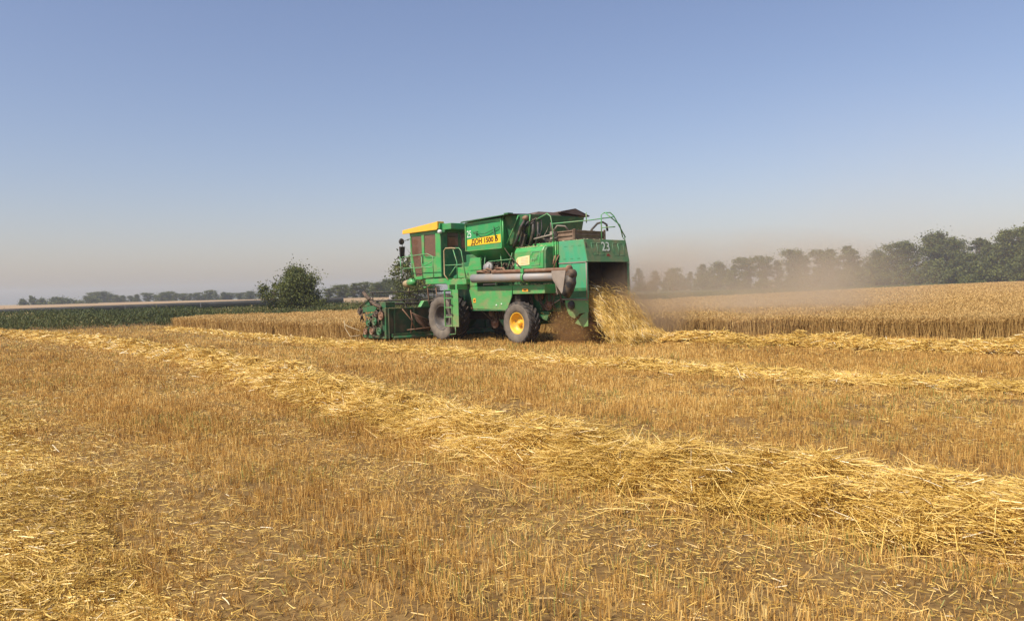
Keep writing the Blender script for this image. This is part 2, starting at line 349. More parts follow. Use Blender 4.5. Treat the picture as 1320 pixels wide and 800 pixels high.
# stubble
def make_stubble():
    n = 230000
    x, y = log_pts(n, 3.0, 62, 0.76)
    rho = n/math.log(62/3.0)/(2*(0.76*y+1)*y); kk_ = rng.random(n) < 290/rho; x, y = x[kk_], y[kk_]; n = len(x)
    a = x*HEAD.x+y*HEAD.y; l = -x*HEAD.y+y*HEAD.x           # along and across the drill rows
    near = np.clip((22-y)/10, 0, 1)
    l2 = np.round(l/0.15)*0.15+rng.normal(size=n)*0.018; l = l2*near+l*(1-near)
    x = a*HEAD.x-l*HEAD.y; y = a*HEAD.y+l*HEAD.x
    dens = vnoise(x, y, 2.2, 21)*0.5+vnoise(x, y, 7.0, 22)*0.5+vnoise(x, y, 0.25, 23)*0.25
    keep = (dens > 0.56+0.05*np.clip((15-y)/11, 0, 1)-0.22*rng.random(n)) & ~in_poly(x, y, WHEAT) & ~in_poly(x, y, VERGE) & (y > 2.2)
    for ln, off, wd in ((WINDROW_MAIN, 0, 0.62), (WINDROW_MID, 0, 0.45), (WINDROW_LEFT, 0, 0.3)):
        d, al = dist_line(x, y, ln); keep &= (d > wd) | (rng.random(n) < 0.25)
    # wheel tracks run beside each windrow, stubble pressed down
    press = np.zeros(n)
    for ln, o1 in ((WINDROW_MAIN, 1.55), (WINDROW_MID, 1.5), (WINDROW_LEFT, 1.7)):
        d, al = dist_line(x, y, ln); press = np.maximum(press, 0.75*np.clip(1-np.abs(d-o1)/0.6, 0, 1)*(vnoise(al, al*0, 0.8, 5)*0.6+0.4))
    keep &= rng.random(n) > press*0.75
    x, y, press = x[keep], y[keep], press[keep]
    k = 5
    n = len(x); far = np.clip(y/12, 1, 6)
    X = np.repeat(x, k); Y = np.repeat(y, k); PR = np.repeat(press, k); n *= k
    keep2 = rng.random(n) < np.clip(18/Y, 0.35, 1)
    X, Y, PR = X[keep2], Y[keep2], PR[keep2]; n = len(X)
    X = X+rng.normal(size=n)*0.020; Y = Y+rng.normal(size=n)*0.020
    h = (0.03+0.068*rng.random(n)+0.04*vnoise(X, Y, 1.1, 24))*(1-0.6*PR)
    tall = rng.random(n) < 0.03; h[tall] *= 1.6
    lean = np.where(rng.random(n) < 0.10, 0.9, 0.13)+PR*0.8
    D = np.stack([rng.normal(size=n)*lean, rng.normal(size=n)*lean, np.ones(n)], 1); D /= np.linalg.norm(D, axis=1)[:, None]
    wd = 0.0042*(0.7+0.6*rng.random(n))*np.clip(Y/8, 1, 5)
    P = np.stack([X, Y, ground_h(X, Y)*np.clip((60-Y)/20, 0, 1)-0.005], 1)
    t = np.clip(0.50+0.18*rng.normal(size=n)+(vnoise(X, Y, 0.5, 25)-0.5)*0.3+(vnoise(X, Y, 4, 26)-0.5)*0.3, 0, 0.93)
    # green regrowth in patches
    gr = (vnoise(X, Y, 0.8, 27)*.7+.3*vnoise(X, Y, 4, 28) > 0.63) & (rng.random(n) < 0.17) | (rng.random(n) < 0.002)
    t[gr] = 1.0
    o = arr_obj('wheat_stubble', straws(P, D, h, wd), 4, stub_m, tint=t); tag(o, 'short golden wheat stubble standing over the harvested soil', 'stubble', kind='stuff')
    # loose chopped straw on the soil
    n = 460000; x, y = log_pts(n, 3.0, 55, 0.76)
    rho = n/math.log(55/3.0)/(2*(0.76*y+1)*y); kk_ = rng.random(n) < 900/rho; x, y = x[kk_], y[kk_]; n = len(x)
    keep = ~in_poly(x, y, WHEAT) & ~in_poly(x, y, VERGE) & (vnoise(x, y, 1.3, 31)*0.6+0.4*vnoise(x, y, 5, 32)+0.5*rng.random(n) > 0.62); x, y = x[keep], y[keep]; n = len(x)
    az = rng.random(n)*6.283; el = rng.normal(size=n)*0.18
    D = np.stack([np.cos(az)*np.cos(el), np.sin(az)*np.cos(el), np.sin(el)], 1)
    P = np.stack([x, y, ground_h(x, y)*np.clip((60-y)/20, 0, 1)+0.008+0.02*rng.random(n)], 1)
    t = np.clip(0.50+0.2*rng.normal(size=n), 0, 1)
    o = arr_obj('loose_straw', straws(P, D, 0.012+0.11*rng.random(n)**3+0.015, 0.004*np.clip(y/8, 1, 5), 0.2), 6, straw_m, tint=t, faces=CURL_F)
    tag(o, 'loose chopped straw scattered between the stubble', 'straw', kind='stuff')
make_stubble()

def make_windrow(line, half, height, n, label, lo=0.12, hi=0.42, y0=2.5, y1=60, dens_near=1.0, dull=0.0, seed=1, soft=1.0):
    r = np.random.default_rng(seed)
    # a low core heap, then loose straws all over it
    seg = []; acc = [0]
    for p, q in zip(line[:-1], line[1:]): acc.append(acc[-1]+math.dist(p, q))
    total = acc[-1]
    def at(s_):
        for i in range(len(line)-1):
            if s_ <= acc[i+1] or i == len(line)-2:
                f = (s_-acc[i])/(acc[i+1]-acc[i]); p, q = line[i], line[i+1]; d = Vector((q[0]-p[0], q[1]-p[1])).normalized()
                return p[0]+(q[0]-p[0])*f, p[1]+(q[1]-p[1])*f, d
    rows = []; s_ = 0
    while s_ < total: rows.append(s_); s_ += 0.10 if at(s_)[1] < 18 else 0.3
    m_ = 15; VV = []
    for s_ in rows:
        cx, cy, d = at(s_)
        for k in range(m_):
            o_ = (k/(m_-1)*2-1)*half*1.25; VV.append((cx-d.y*o_, cy+d.x*o_))
    VV = np.array(VV); dn, hh = windrow_profile(VV[:, 0], VV[:, 1], line, half, height)
    zz = hh*0.62-0.06-0.05*(dn > 0.9)+(r.random(len(VV))-0.5)*0.02
    core = MB(); core.add([(a_[0], a_[1], z_) for a_, z_ in zip(VV, zz)], [(i*m_+k, (i+1)*m_+k, (i+1)*m_+k+1, i*m_+k+1) for i in range(len(rows)-1) for k in range(m_-1)], True)
    # straws: position along the line weighted towards the camera
    rows_y = np.array([at(s_)[1] for s_ in rows]); rx = np.array([at(s_)[0] for s_ in rows])
    wgt = 1/np.clip(np.hypot(rows_y, rx), 3.5, 99)**1.5*np.gradient(np.array(rows)); wgt /= wgt.sum()
    ri = r.choice(len(rows), n, p=wgt); sA = np.array(rows)[ri]+r.random(n)*0.3
    px = np.interp(sA, acc, [p[0] for p in line]); py = np.interp(sA, acc, [p[1] for p in line])
    dx = np.interp(np.minimum(sA+0.2, total), acc, [p[0] for p in line])-px; dy = np.interp(np.minimum(sA+0.2, total), acc, [p[1] for p in line])-py
    dl = np.hypot(dx, dy)+1e-6; dx /= dl; dy /= dl
    off = np.clip(r.normal(size=n)*0.52, -1.5, 1.5)*half*soft
    x = px-dy*off; y = py+dx*off
    dn, hh = windrow_profile(x, y, line, half, height)
    keep = (dn < 1.0) | (r.random(n) < 0.16)
    x, y, dn, hh, dx, dy = x[keep], y[keep], dn[keep], hh[keep], dx[keep], dy[keep]; n = len(x)
    D_ = np.hypot(x, y)
    az = np.arctan2(dy, dx)+r.normal(size=n)*0.95+(vnoise(x, y, 2.0, 40)-0.5)*3.0
    el = r.normal(size=n)*0.16+np.where(r.random(n) < 0.07, 0.5, 0)
    D = np.stack([np.cos(az)*np.cos(el), np.sin(az)*np.cos(el), np.sin(el)], 1)
    Ln = lo+(hi-lo)*r.random(n)**1.6
    z = hh*(0.62+0.42*r.random(n))+0.015+ground_h(x, y)*0.5
    P = np.stack([x, y, z], 1)-D*(Ln/2)[:, None]; P[:, 2] = np.maximum(P[:, 2], 0.003)
    wdt = 0.0045*(0.7+0.7*r.random(n))*np.clip(D_/7.5, 1, 6)
    t = np.clip(0.56-dull+0.2*r.normal(size=n)+(vnoise(x, y, 1.2, 41)-0.5)*0.3, 0, 1)
    SV = straws(P, D, Ln, wdt, 0.25, r)
    me = arr_mesh('straw_windrow', SV, 6, straw_m, tint=t, faces=CURL_F)
    # join core and straws into the one heap
    o = bpy.data.objects.new('straw_windrow', me); COL.objects.link(o)
    tag(o, label, 'windrow', 'straw windrows left by the harvester')
    c = core.build('straw_heap', straw_core, o)
    return o
straw_core = mat('packed_straw', (0.38, 0.23, 0.07), 0.8, col2=(0.58, 0.38, 0.13), scale=16, dirt=(0.14, 0.08, 0.03), dirt_amt=0.8, dirt_scale=24, bump=1.0, bump_scale=40, stretch=(1, 1, 1))
make_windrow(WINDROW_MAIN, 0.76, 0.26, 230000, 'thick golden straw windrow sweeping across the middle of the foreground', seed=3)
make_windrow(WINDROW_MID, 0.62, 0.13, 75000, 'thin straw windrow running just in front of the harvester wheels', seed=4)
make_windrow(WINDROW_FAR, 0.62, 0.27, 60000, 'fresh lumpy straw windrow trailing right from the falling straw', seed=5)
make_windrow(WINDROW_LEFT, 1.45, 0.10, 330000, 'flattened scattered straw windrow in the bottom left corner', lo=0.02, hi=0.15, dull=0.12, seed=6, soft=1.15)

def make_wheat():
    # crop bed: the shaded tangle under the ears, set back from the cut edge
    P_ = WHEAT; bed = MB()
    cx = [p[0] for p in P_]; 
    n = len(P_)
    ins = []
    for i in range(n):
        a_, b_, c_ = Vector(P_[i-1]), Vector(P_[i]), Vector(P_[(i+1) % n])
        d1 = (b_-a_).normalized(); d2 = (c_-b_).normalized(); nn = Vector((d1.y+d2.y, -d1.x-d2.x))
        nn.normalize(); ins.append(b_)
    # inset by 0.45 m using the polygon orientation
    area = sum(P_[i-1][0]*P_[i][1]-P_[i][0]*P_[i-1][1] for i in range(n))
    sg = 1 if area > 0 else -1
    out = []
    for i in range(n):
        a_, b_, c_ = Vector(P_[i-1]), Vector(P_[i]), Vector(P_[(i+1) % n])
        d1 = (b_-a_).normalized(); d2 = (c_-b_).normalized(); n1_ = Vector((-d1.y, d1.x))*sg; n2_ = Vector((-d2.y, d2.x))*sg
        q = (n1_+n2_); q = q/max(q.length_squared/2, 0.3); out.append(b_+q*0.40)
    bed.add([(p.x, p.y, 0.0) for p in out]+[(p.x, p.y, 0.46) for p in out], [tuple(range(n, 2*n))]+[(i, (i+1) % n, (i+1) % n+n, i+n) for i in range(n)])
    # edge stalks: rows along the cut edges
    X = []; Y = []
    edges = [(P_[0], P_[1], 90000), (P_[1], P_[2], 60000), (P_[2], P_[3], 40000), (P_[3], P_[4], 12000), (P_[4], P_[5], 30000), (P_[5], P_[6], 34000), (P_[6], P_[7], 6000)]
    for p, q, k in edges:
        k = int(k*0.75)
        t = rng.random(k); d = Vector((q[0]-p[0], q[1]-p[1])).normalized(); nn = Vector((-d.y, d.x))*sg
        dep = rng.random(k)**1.3*1.6+rng.normal(size=k)*0.09+0.35*vnoise(t*math.dist(p, q), t*0, 1.2, 8)
        X.append(p[0]+(q[0]-p[0])*t+nn.x*dep); Y.append(p[1]+(q[1]-p[1])*t+nn.y*dep)
    X = np.concatenate(X); Y = np.concatenate(Y); edge_n = len(X)
    # canopy
    x, y = log_pts(1150000, 15, 245, 0.80); k = in_poly(x, y, P_); x, y = x[k], y[k]
    X = np.concatenate([X, x]); Y = np.concatenate([Y, y]); n = len(X)
    D_ = np.hypot(X, Y); isedge = np.arange(n) < edge_n
    H_ = 0.53+0.15*rng.random(n)+0.16*(vnoise(X, Y, 0.8, 51)-0.5)+0.05*(vnoise(X, Y, 0.1, 52)-0.5)
    t = np.clip(0.45+0.15*rng.normal(size=n)+0.25*(vnoise(X, Y, 3.0, 53)-0.5)+0.2*(vnoise(X, Y, 0.15, 54)-0.5), 0, 1)
    lean = 0.15
    D = np.stack([rng.normal(size=n)*lean, rng.normal(size=n)*lean, np.ones(n)], 1); D /= np.linalg.norm(D, axis=1)[:, None]
    z0 = np.where(isedge, 0.0, H_-0.2-0.1*rng.random(n))
    wd = 0.0042*np.clip(D_/9, 1, 30)
    P = np.stack([X, Y, z0], 1)
    stem = straws(P, D, (H_-z0)*0.98, wd)
    # ears: fatter, drooping pieces at the top of the stalks
    az = rng.random(n)*6.283; E = np.stack([np.cos(az)*0.5, np.sin(az)*0.5, 0.9-0.9*rng.random(n)], 1); E /= np.linalg.norm(E, axis=1)[:, None]
    top = P+D*((H_-z0)*0.95)[:, None]
    ear = straws(top, E, 0.06+0.04*rng.random(n)+0.0003*D_, wd*1.35)
    o = arr_obj('standing_wheat', np.concatenate([stem, ear]), 4, wheat_m, tint=np.concatenate([np.clip(t+0.05, 0, 1), np.clip(t+0.10, 0, 1)]))
    tag(o, 'ripe standing wheat not yet cut behind the harvester', 'wheat', kind='stuff')
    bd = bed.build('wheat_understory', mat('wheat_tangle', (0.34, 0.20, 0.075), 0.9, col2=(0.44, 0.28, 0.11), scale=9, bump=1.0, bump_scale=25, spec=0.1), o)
make_wheat()

def make_weeds():
    n = 130000
    x = -75+rng.random(n)*175; y = 42+rng.random(n)*70
    k = in_poly(x, y, VERGE) & (np.abs(x) < 0.8*y+4) & (rng.random(n) < np.clip(50/y, 0.2, 1)**1.2) & (vnoise(x, y, 0.35, 61) > 0.18); x, y = x[k], y[k]; n = len(x)
    hgt = 0.85*(0.35+0.75*vnoise(x, y, 0.22, 62)+0.5*vnoise(x, y, 1.3, 63)*rng.random(n))*np.where(x > 4, 0.55, 1.0)*np.clip((np.abs(dist_line(x, y, [(-60, 38), (-30.5, 46.6), (-24.7, 53.5), (-10.7, 55.5), (10.2, 66.2)])[0]))/3+0.35, 0.35, 1)
    kk = 9; X = np.repeat(x, kk); Y = np.repeat(y, kk); H_ = np.repeat(hgt, kk); n = len(X)
    T = np.repeat(np.clip(0.42+0.9*(vnoise(x, y, 0.12, 64)-0.5)+0.15*rng.normal(size=len(x)), 0, 0.95), kk)
    X += rng.normal(size=n)*0.13; Y += rng.normal(size=n)*0.10; z = H_*rng.random(n)**0.8
    D = rng.normal(size=(n, 3)); D[:, 2] = np.abs(D[:, 2])*1.0+0.6; D /= np.linalg.norm(D, axis=1)[:, None]
    o = arr_obj('weeds', straws(np.stack([X, Y, z], 1), D, 0.08+0.16*rng.random(n), 0.014+0.02*rng.random(n)+0.0003*Y), 4, green_m, tint=np.clip(T+0.13*rng.normal(size=n), 0, 1))
    tag(o, 'tall green weeds between the harvested field and the concrete flume', 'weeds', kind='stuff')
    # grass band under the right-hand windbreak
    n = 120000; t = rng.random(n)
    ax = np.interp(t, [0, .25, .5, .75, 1], [12, 30, 62, 112, 180]); ay = np.interp(t, [0, .25, .5, .75, 1], [75, 100, 140, 195, 265])
    x = ax+rng.random(n)*26-8; y = ay+rng.random(n)*60; k = ~in_poly(x, y, WHEAT); x, y = x[k], y[k]; n = len(x)
    D = rng.normal(size=(n, 3))*0.5; D[:, 2] = 1; D /= np.linalg.norm(D, axis=1)[:, None]
    o = arr_obj('grass', straws(np.stack([x, y, np.zeros(n)], 1), D, 0.25+0.35*vnoise(x, y, 0.1, 71)+0.1*rng.random(n), 0.10+0*x), 4, green_m,
                tint=np.clip(0.62+0.5*(vnoise(x, y, 0.08, 72)-0.5)+0.15*rng.normal(size=n), 0, 1))
    tag(o, 'rough green grass strip below the windbreak trees', 'grass', kind='stuff')
make_weeds()

# ------------------------------------------------------------------ concrete irrigation flumes
def flume(p0, p1, z0, z1, nseg, label, cap=True):
    d = Vector((p1[0]-p0[0], p1[1]-p0[1])); Ln = d.length; root = empty('irrigation_flume', (p0[0], p0[1], 0), math.atan2(d.y, d.x))
    tag(root, label, 'flume')
    sl = Ln/nseg; Rr = 0.62; th = 0.07
    prof = [(Rr*math.cos(t), Rr*1.15*math.sin(t)) for t in np.linspace(math.pi, 2*math.pi, 13)]
    inner = [((Rr-th)*math.cos(t), (Rr-th)*1.15*math.sin(t)) for t in np.linspace(2*math.pi, math.pi, 13)]
    for i in range(nseg):
        za = z0+(z1-z0)*i/nseg
        mb = MB(); pts = prof+inner; n = 13; x0_, x1_ = 0.02, sl-0.04
        v = [(x0_, y, z) for y, z in pts]+[(x1_, y, z+(z1-z0)/nseg) for y, z in pts]; N_ = 26
        f = [(j, (j+1) % N_, (j+1) % N_+N_, j+N_) for j in range(N_)]
        f += [(j, N_-1-j, N_-2-j, j+1) for j in range(12)]+[(j+N_, j+1+N_, 2*N_-2-j, 2*N_-1-j) for j in range(12)]
        mb.add(v, f); mb.build('channel_section', M['concrete_lip'] if (cap and i == 0) else M['concrete'], root, loc=(i*sl, 0, za))
    for i in range(nseg+1):
        za = z0+(z1-z0)*i/nseg; mb = MB()
        mb.box(-0.16, 0.16, -0.45, 0.45, 0, za-0.55); mb.prismx([(-0.75, -0.70), (0.75, -0.70), (0.78, -0.25), (0.55, -0.38), (0.3, -0.60), (-0.3, -0.60), (-0.55, -0.38), (-0.78, -0.25)], -0.14, 0.14) if False else None
        mb.box(-0.14, 0.14, -0.72, 0.72, za-0.78, za-0.56)
        mb.build('support_post', M['concrete'], root)
    return root
flume((-19.6, 93), (-112, 74), 1.52, 0.78, 12, 'long dark concrete irrigation flume raised above the weeds at left', cap=False)
flume((-14.6, 96), (10, 108), 1.62, 1.7, 3, 'short concrete flume with pale open end behind the header')

# ------------------------------------------------------------------ trees
def tree_meshes(name, H, crown_r, trunk_h, n_clump, n_leaf, leaf, seed, shape='round', lean=0.0, gaps=0.5):
    r = np.random.default_rng(seed); rr = random.Random(seed); cf = n_clump > 80
    wood = MB(); ends = []
    bend = rr.uniform(-1, 1)*lean
    trunk = [Vector((0, 0, -0.1))]
    tl = max(trunk_h, 0.3)+(H-trunk_h)*0.55; ns = 6
    for i in range(1, ns+1):
        trunk.append(Vector((bend*(i/ns)**1.5+rr.uniform(-.12, .12)*H*0.06, rr.uniform(-.12, .12)*H*0.06, tl*i/ns)))
    r0_ = 0.018*H+0.04; wood.tube(trunk, r0_, 7, r0_*0.35)
    cl = []
    for i in range(n_clump):
        a = rr.uniform(0, 6.283); f = (i+0.5)/n_clump
        zf = trunk_h+(H-trunk_h)*(f**0.9)
        prof = {'round': math.sqrt(max(0.05, 1-(2*f-0.85)**2)), 'top': 0.45+0.55*f if f < 0.8 else 1-1.8*(f-0.8), 'low': 1.0-0.75*f, 'col': 0.8-0.5*abs(f-.4)}[shape]
        rad = crown_r*prof*(rr.uniform(0.2, 1.0) if not cf else rr.uniform(.1, .8)+(.35 if rr.random() < .35 else 0)); zf += rr.uniform(-.07, .05)*H
        c = Vector((bend*f+math.cos(a)*rad, math.sin(a)*rad, min(zf, H)-crown_r*0.12)); cl.append(c)
        st = trunk[min(ns, max(1, int(ns*min(1, (c.z*0.62)/tl))))]
        mid = st.lerp(c, 0.5)+Vector((rr.uniform(-.1, .1)*H*.2, rr.uniform(-.1, .1)*H*.2, rr.uniform(0, .08)*H*.5))
        wood.tube([st, mid, c], r0_*0.42, 5, r0_*0.08)
        for _ in range(2):
            e = c+Vector((rr.gauss(0, 1), rr.gauss(0, 1), rr.gauss(0.3, 0.8)))*crown_r*0.22; wood.tube([mid.lerp(c, .6), e], r0_*0.12, 4, r0_*0.03)
    P = []; T = []
    per = n_leaf//n_clump
    for c in cl:
        k = int(per*rr.uniform(0.5, 1.5)); s_ = crown_r*rr.uniform(0.10, 0.27)
        q = r.normal(size=(k, 3)); q /= np.linalg.norm(q, axis=1)[:, None]; q *= (r.random(k)**0.5)[:, None]*s_*1.5; q[:, 2] *= 0.85; far_ = r.random(k) < .22; q[far_] *= 1.9
        P.append(np.array(c)+q); T.append(np.clip(0.42+rr.uniform(-.14, .14)+0.16*r.normal(size=k), 0, 0.95))
    P = np.concatenate(P); T = np.concatenate(T); P[:, 2] = np.maximum(P[:, 2], 0.05); n = len(P)
    D = r.normal(size=(n, 3)); D /= np.linalg.norm(D, axis=1)[:, None]
    V = straws(P, D, leaf*(0.6+0.8*r.random(n)), leaf*(0.5+0.5*r.random(n)), 0, r)
    crown = arr_mesh(name+'_crown', V, 4, crown_m, tint=T)
    me = bpy.data.meshes.new(name+'_trunk'); me.from_pydata(wood.v, [], wood.f); me.polygons.foreach_set('use_smooth', wood.sm); me.materials.append(M['bark']); me.update()
    return me, crown
crown_m = tint_mat('foliage', [(0.0, (0.038, 0.052, 0.014)), (0.45, (0.098, 0.112, 0.022)), (0.8, (0.16, 0.17, 0.032)), (1.0, (0.19, 0.18, 0.05))], 0.6, 0.2)
def plant_tree(name, meshes, x, y, sx, sz, rz, label, cat, group=None):
    root = empty(name, (x, y, 0), rz); root.scale = (sx, sx, sz)
    for nm, me in (('trunk', meshes[0]), ('crown', meshes[1])):
        o = bpy.data.objects.new(nm, me); COL.objects.link(o); o.parent = root
    tag(root, label, cat, group); return root
WB = [tree_meshes('windbreak_a', 13, 3.6, 1.6, 46, 9000, 0.27, 11, 'top', 1.2),
      tree_meshes('windbreak_b', 13, 2.9, 1.0, 40, 7500, 0.27, 12, 'round', 1.5),
      tree_meshes('windbreak_c', 13, 4.6, 1.0, 64, 12000, 0.28, 13, 'round', 1.0),
      tree_meshes('windbreak_d', 13, 2.4, 2.5, 26, 4500, 0.26, 14, 'top', 2.0),
      tree_meshes('windbreak_e', 13, 3.8, 0.8, 50, 9500, 0.28, 15, 'low', 1.0)]
SH = [tree_meshes('shrub_a', 3.5, 2.8, 0.2, 26, 4200, 0.22, 21, 'round'), tree_meshes('shrub_b', 3.5, 2.4, 0.15, 22, 3600, 0.22, 22, 'low'),
      tree_meshes('shrub_c', 3.5, 1.9, 0.15, 16, 2700, 0.22, 23, 'round')]
ORD = ['', 'second ', 'third ', 'fourth ', 'fifth ', 'sixth ', 'seventh ', 'eighth ', 'ninth ', 'tenth ', 'eleventh ', 'twelfth ', 'thirteenth ', 'fourteenth ', 'fifteenth ',
       'sixteenth ', 'seventeenth ', 'eighteenth ', 'nineteenth ', 'twentieth ', 'twenty-first ', 'twenty-second ', 'twenty-third ', 'twenty-fourth ', 'twenty-fifth ', 'twenty-sixth ',
       'twenty-seventh ', 'twenty-eighth ', 'twenty-ninth ', 'thirtieth ']+['thirty-'+o for o in ('first ', 'second ', 'third ', 'fourth ', 'fifth ', 'sixth ', 'seventh ', 'eighth ', 'ninth ')]+['fortieth ']
def hor(u): return 391.5-(u-43)*0.0268
def on_line(u, A, B):
    """where the sight line at picture column u meets the ground line A-B"""
    k = (u-660)/1027.0; dx, dy = B[0]-A[0], B[1]-A[1]; t = (k*A[1]-A[0])/(dx-k*dy); return A[0]+dx*t, A[1]+dy*t
rightline = [(824, 347, 1), (846, 350, 1), (869, 345, 0), (891, 351, 1), (907, 342, 1), (928, 339, 2), (948, 342, 1), (963, 331, 0), (985, 329, 0), (1003, 337, 1), (1025, 321, 0), (1038, 330, 3), (1062, 321, 0),
             (1072, 323, 1), (1095, 319, 1), (1109, 321, 3), (1133, 324, 2), (1158, 311, 0), (1172, 317, 1), (1208, 302, 2), (1222, 306, 0), (1235, 313, 1), (1253, 308, 3), (1273, 314, 1), (1296, 300, 1), (1312, 293, 0), (1335, 296, 2), (1362, 292, 0)]
KW = ['flat-topped', 'slender', 'broad dark', 'thin sparse', 'wide low-branched']
nR = len(rightline)
for i, (u, ty, k) in enumerate(rightline):
    A, B = (61, 390), (140, 215); x, y = on_line(u, A, B); y += random.uniform(-6, 6); x = (u-660)/1027*y
    H_ = (1.7+(hor(u)-ty)*y/1027)*1.03; s = H_/13
    plant_tree('windbreak_tree', WB[k], x, y, s*random.uniform(1.15, 1.5), s, random.uniform(0, 6.28),
               f'{KW[k]} windbreak tree beyond the wheat, {ORD[nR-1-i]}'.rstrip()+(' ' if nR-1-i else ' ')+'from the right end of the row', 'tree', 'windbreak trees beyond the wheat on the right')
nS = 40
for i in range(nS):
    u = 832+i*13.2+random.uniform(-5, 5); x, y = on_line(u, (58, 372), (133, 208)); s = random.uniform(0.9, 2.0)*(1.15 if u > 1100 else 1.0)
    plant_tree('shrub', SH[i % 3], x, y, s, s*random.uniform(.8, 1.2), random.uniform(0, 6.28),
               f'green shrub at the foot of the right windbreak, {ORD[nS-1-i]}from its right end', 'shrub', 'shrubs at the foot of the right windbreak')
leftline = [(122, 376, 0), (134, 376, 2), (142, 379, 1), (151, 379, 1), (160, 380, 4), (169, 380, 1), (178, 380, 4), (191, 378, 0), (201, 380, 1), (212, 377, 2), (219, 376.5, 0), (228, 379, 1), (237, 376, 0), (246, 379, 1),
            (255, 377, 0), (263, 379, 4), (271, 375, 0), (279, 377, 1), (288, 377, 4), (297, 375, 0), (310, 375, 0), (323, 374, 2), (338, 375, 0), (352, 375, 1)]
for i, (u, ty, k) in enumerate(leftline):
    x, y = on_line(u, (-215, 410), (-110, 370)); y += random.uniform(-5, 5); x = (u-660)/1027*y
    s = (1.7+(hor(u)-ty)*y/1027)*1.05/13
    plant_tree('distant_tree', WB[k], x, y, s*random.uniform(1.7, 2.3), s*random.uniform(.85, 1.08), random.uniform(0, 6.28), f'small distant tree in the left horizon row, {ORD[i]}from its left end', 'tree', 'distant tree row on the left horizon')
midline = [(409, 374, 1), (425, 372, 0), (438, 367, 0), (447, 368, 1), (457, 366, 1), (470, 363.5, 0), (482, 367, 1), (490, 365, 2), (500, 361, 2), (511, 361, 2), (522, 361, 2), (534, 362, 2), (546, 362, 2), (556, 364, 2)]
for i, (u, ty, k) in enumerate(midline):
    x, y = on_line(u, (-70, 265), (-25, 235)); y += random.uniform(-5, 5); x = (u-660)/1027*y
    s = (1.7+(hor(u)-ty)*y/1027)*1.05/13
    plant_tree('roadside_tree', WB[k], x, y, s*1.9, s, random.uniform(0, 6.28), f'dark tree beyond the pale field behind the header, {ORD[i]}from the left', 'tree', 'trees between the bush and the cab')
LT = [(30, 385.5, 'small pale round'), (41, 382, 'taller loose'), (55, 384.5, 'small bushy'), (74, 383.5, 'wide dark rounded'), (87, 385.5, 'tiny thin'), (114, 382.2, 'dark round')]
for i, (u, ty, kd) in enumerate(LT):
    y = 360; x = (u-660)/1027*y; s = (1.7+(hor(u)-ty)*y/1027)*1.05/3.5; wf = 2.2 if u == 74 else 1.35 if u in (114,) else 1.1
    plant_tree('field_tree', SH[0 if u in (74, 114) else 1+i % 2], x, y, s*wf, s, random.uniform(0, 6.28), f'{kd} lone tree on the far left horizon', 'tree', 'lone trees on the far left horizon')
bigbush = tree_meshes('round_tree', 4.5, 2.9, 0.3, 90, 26000, 0.125, 31, 'round')
plant_tree('round_tree', bigbush, (383-660)/1027*72, 72, 0.9, 0.96, 0.4, 'big dense dark green tree standing in front of the concrete flume', 'tree')
small = tree_meshes('roadside_tree', 4.5, 0.8, 1.6, 7, 700, 0.13, 32, 'round')
plant_tree('young_tree', small, (353-660)/1027*73, 73, 0.7, 0.72, 0.4, 'thin sapling at the left side of the big dense tree', 'tree')
loose = tree_meshes('loose_tree', 5.2, 2.2, 1.2, 34, 3600, 0.15, 37, 'round', 0.5)
plant_tree('loose_tree', loose, (533-660)/1027*66, 66, 1.0, 1.0, 1.0, 'sparse leafy tree half hidden behind the harvester cab', 'tree')

# ------------------------------------------------------------------ the combine harvester (local: x forward, y left, z up)
ORIGIN = (1.27, 26.7, 0); RZ = math.atan2(HEAD.y, HEAD.x)
C = empty('combine_harvester', ORIGIN, RZ)
tag(C, 'green combine harvester with yellow cab visor cutting wheat and throwing out straw', 'combine harvester')
def text_mesh(txt, size, depth, matrix, mat_, name, parent, sx=1.0, bold=0.0):
    cu = bpy.data.curves.new('tmp', 'FONT'); cu.body = txt; cu.size = size; cu.extrude = depth; cu.offset = bold; cu.align_x = 'CENTER'; cu.align_y = 'CENTER'
    to = bpy.data.objects.new('tmp', cu); COL.objects.link(to); dg = bpy.context.evaluated_depsgraph_get(); dg.update()
    me = bpy.data.meshes.new_from_object(to.evaluated_get(dg)); bpy.data.objects.remove(to)
    me.transform(Matrix.Diagonal((sx, 1, 1, 1))); me.transform(matrix); me.materials.clear(); me.materials.append(mat_)
    o = bpy.data.objects.new(name, me); COL.objects.link(o); o.parent = parent; return o
def face_mat(loc, xdir, ydir):
    x_ = Vector(xdir).normalized(); y_ = Vector(ydir).normalized(); z_ = x_.cross(y_)
    mm = Matrix((x_, y_, z_)).transposed().to_4x4(); mm.translation = Vector(loc); return mm

# --- thresher body and chassis
b = MB(); b.box(-1.4, 3.75, -0.82, 0.82, 1.02, 2.78); b.prism([(3.75, 1.3), (3.75, 2.5), (4.3, 2.3), (4.3, 1.3)], -0.8, 0.8)
body = b.build('body', M['green_dark'], C, 0.02)
b = MB(); b.box(-0.95, 4.0, -0.55, 0.55, 0.72, 1.0); b.prism([(0.6, 1.0), (1.1, 0.35), (1.9, 0.35), (2.3, 1.0)], -0.5, 0.5)
b.build('belly', M['dark'], C, 0.02)
b = MB()
b.prism([(0.95, 1.1), (1.25, 1.1), (0.6, 0.42), (0.35, 0.42)], 1.0, 1.06)          # green angled strut before the rear wheel
b.prism([(1.2, 0.45), (1.5, 0.75), (0.9, 0.75)], 0.9, 1.0)
b.tube([(0, -1.1, 0.66), (0, 1.1, 0.66)], 0.09, 10); b.box(-0.12, 0.12, -0.7, 0.7, 0.66, 0.95)
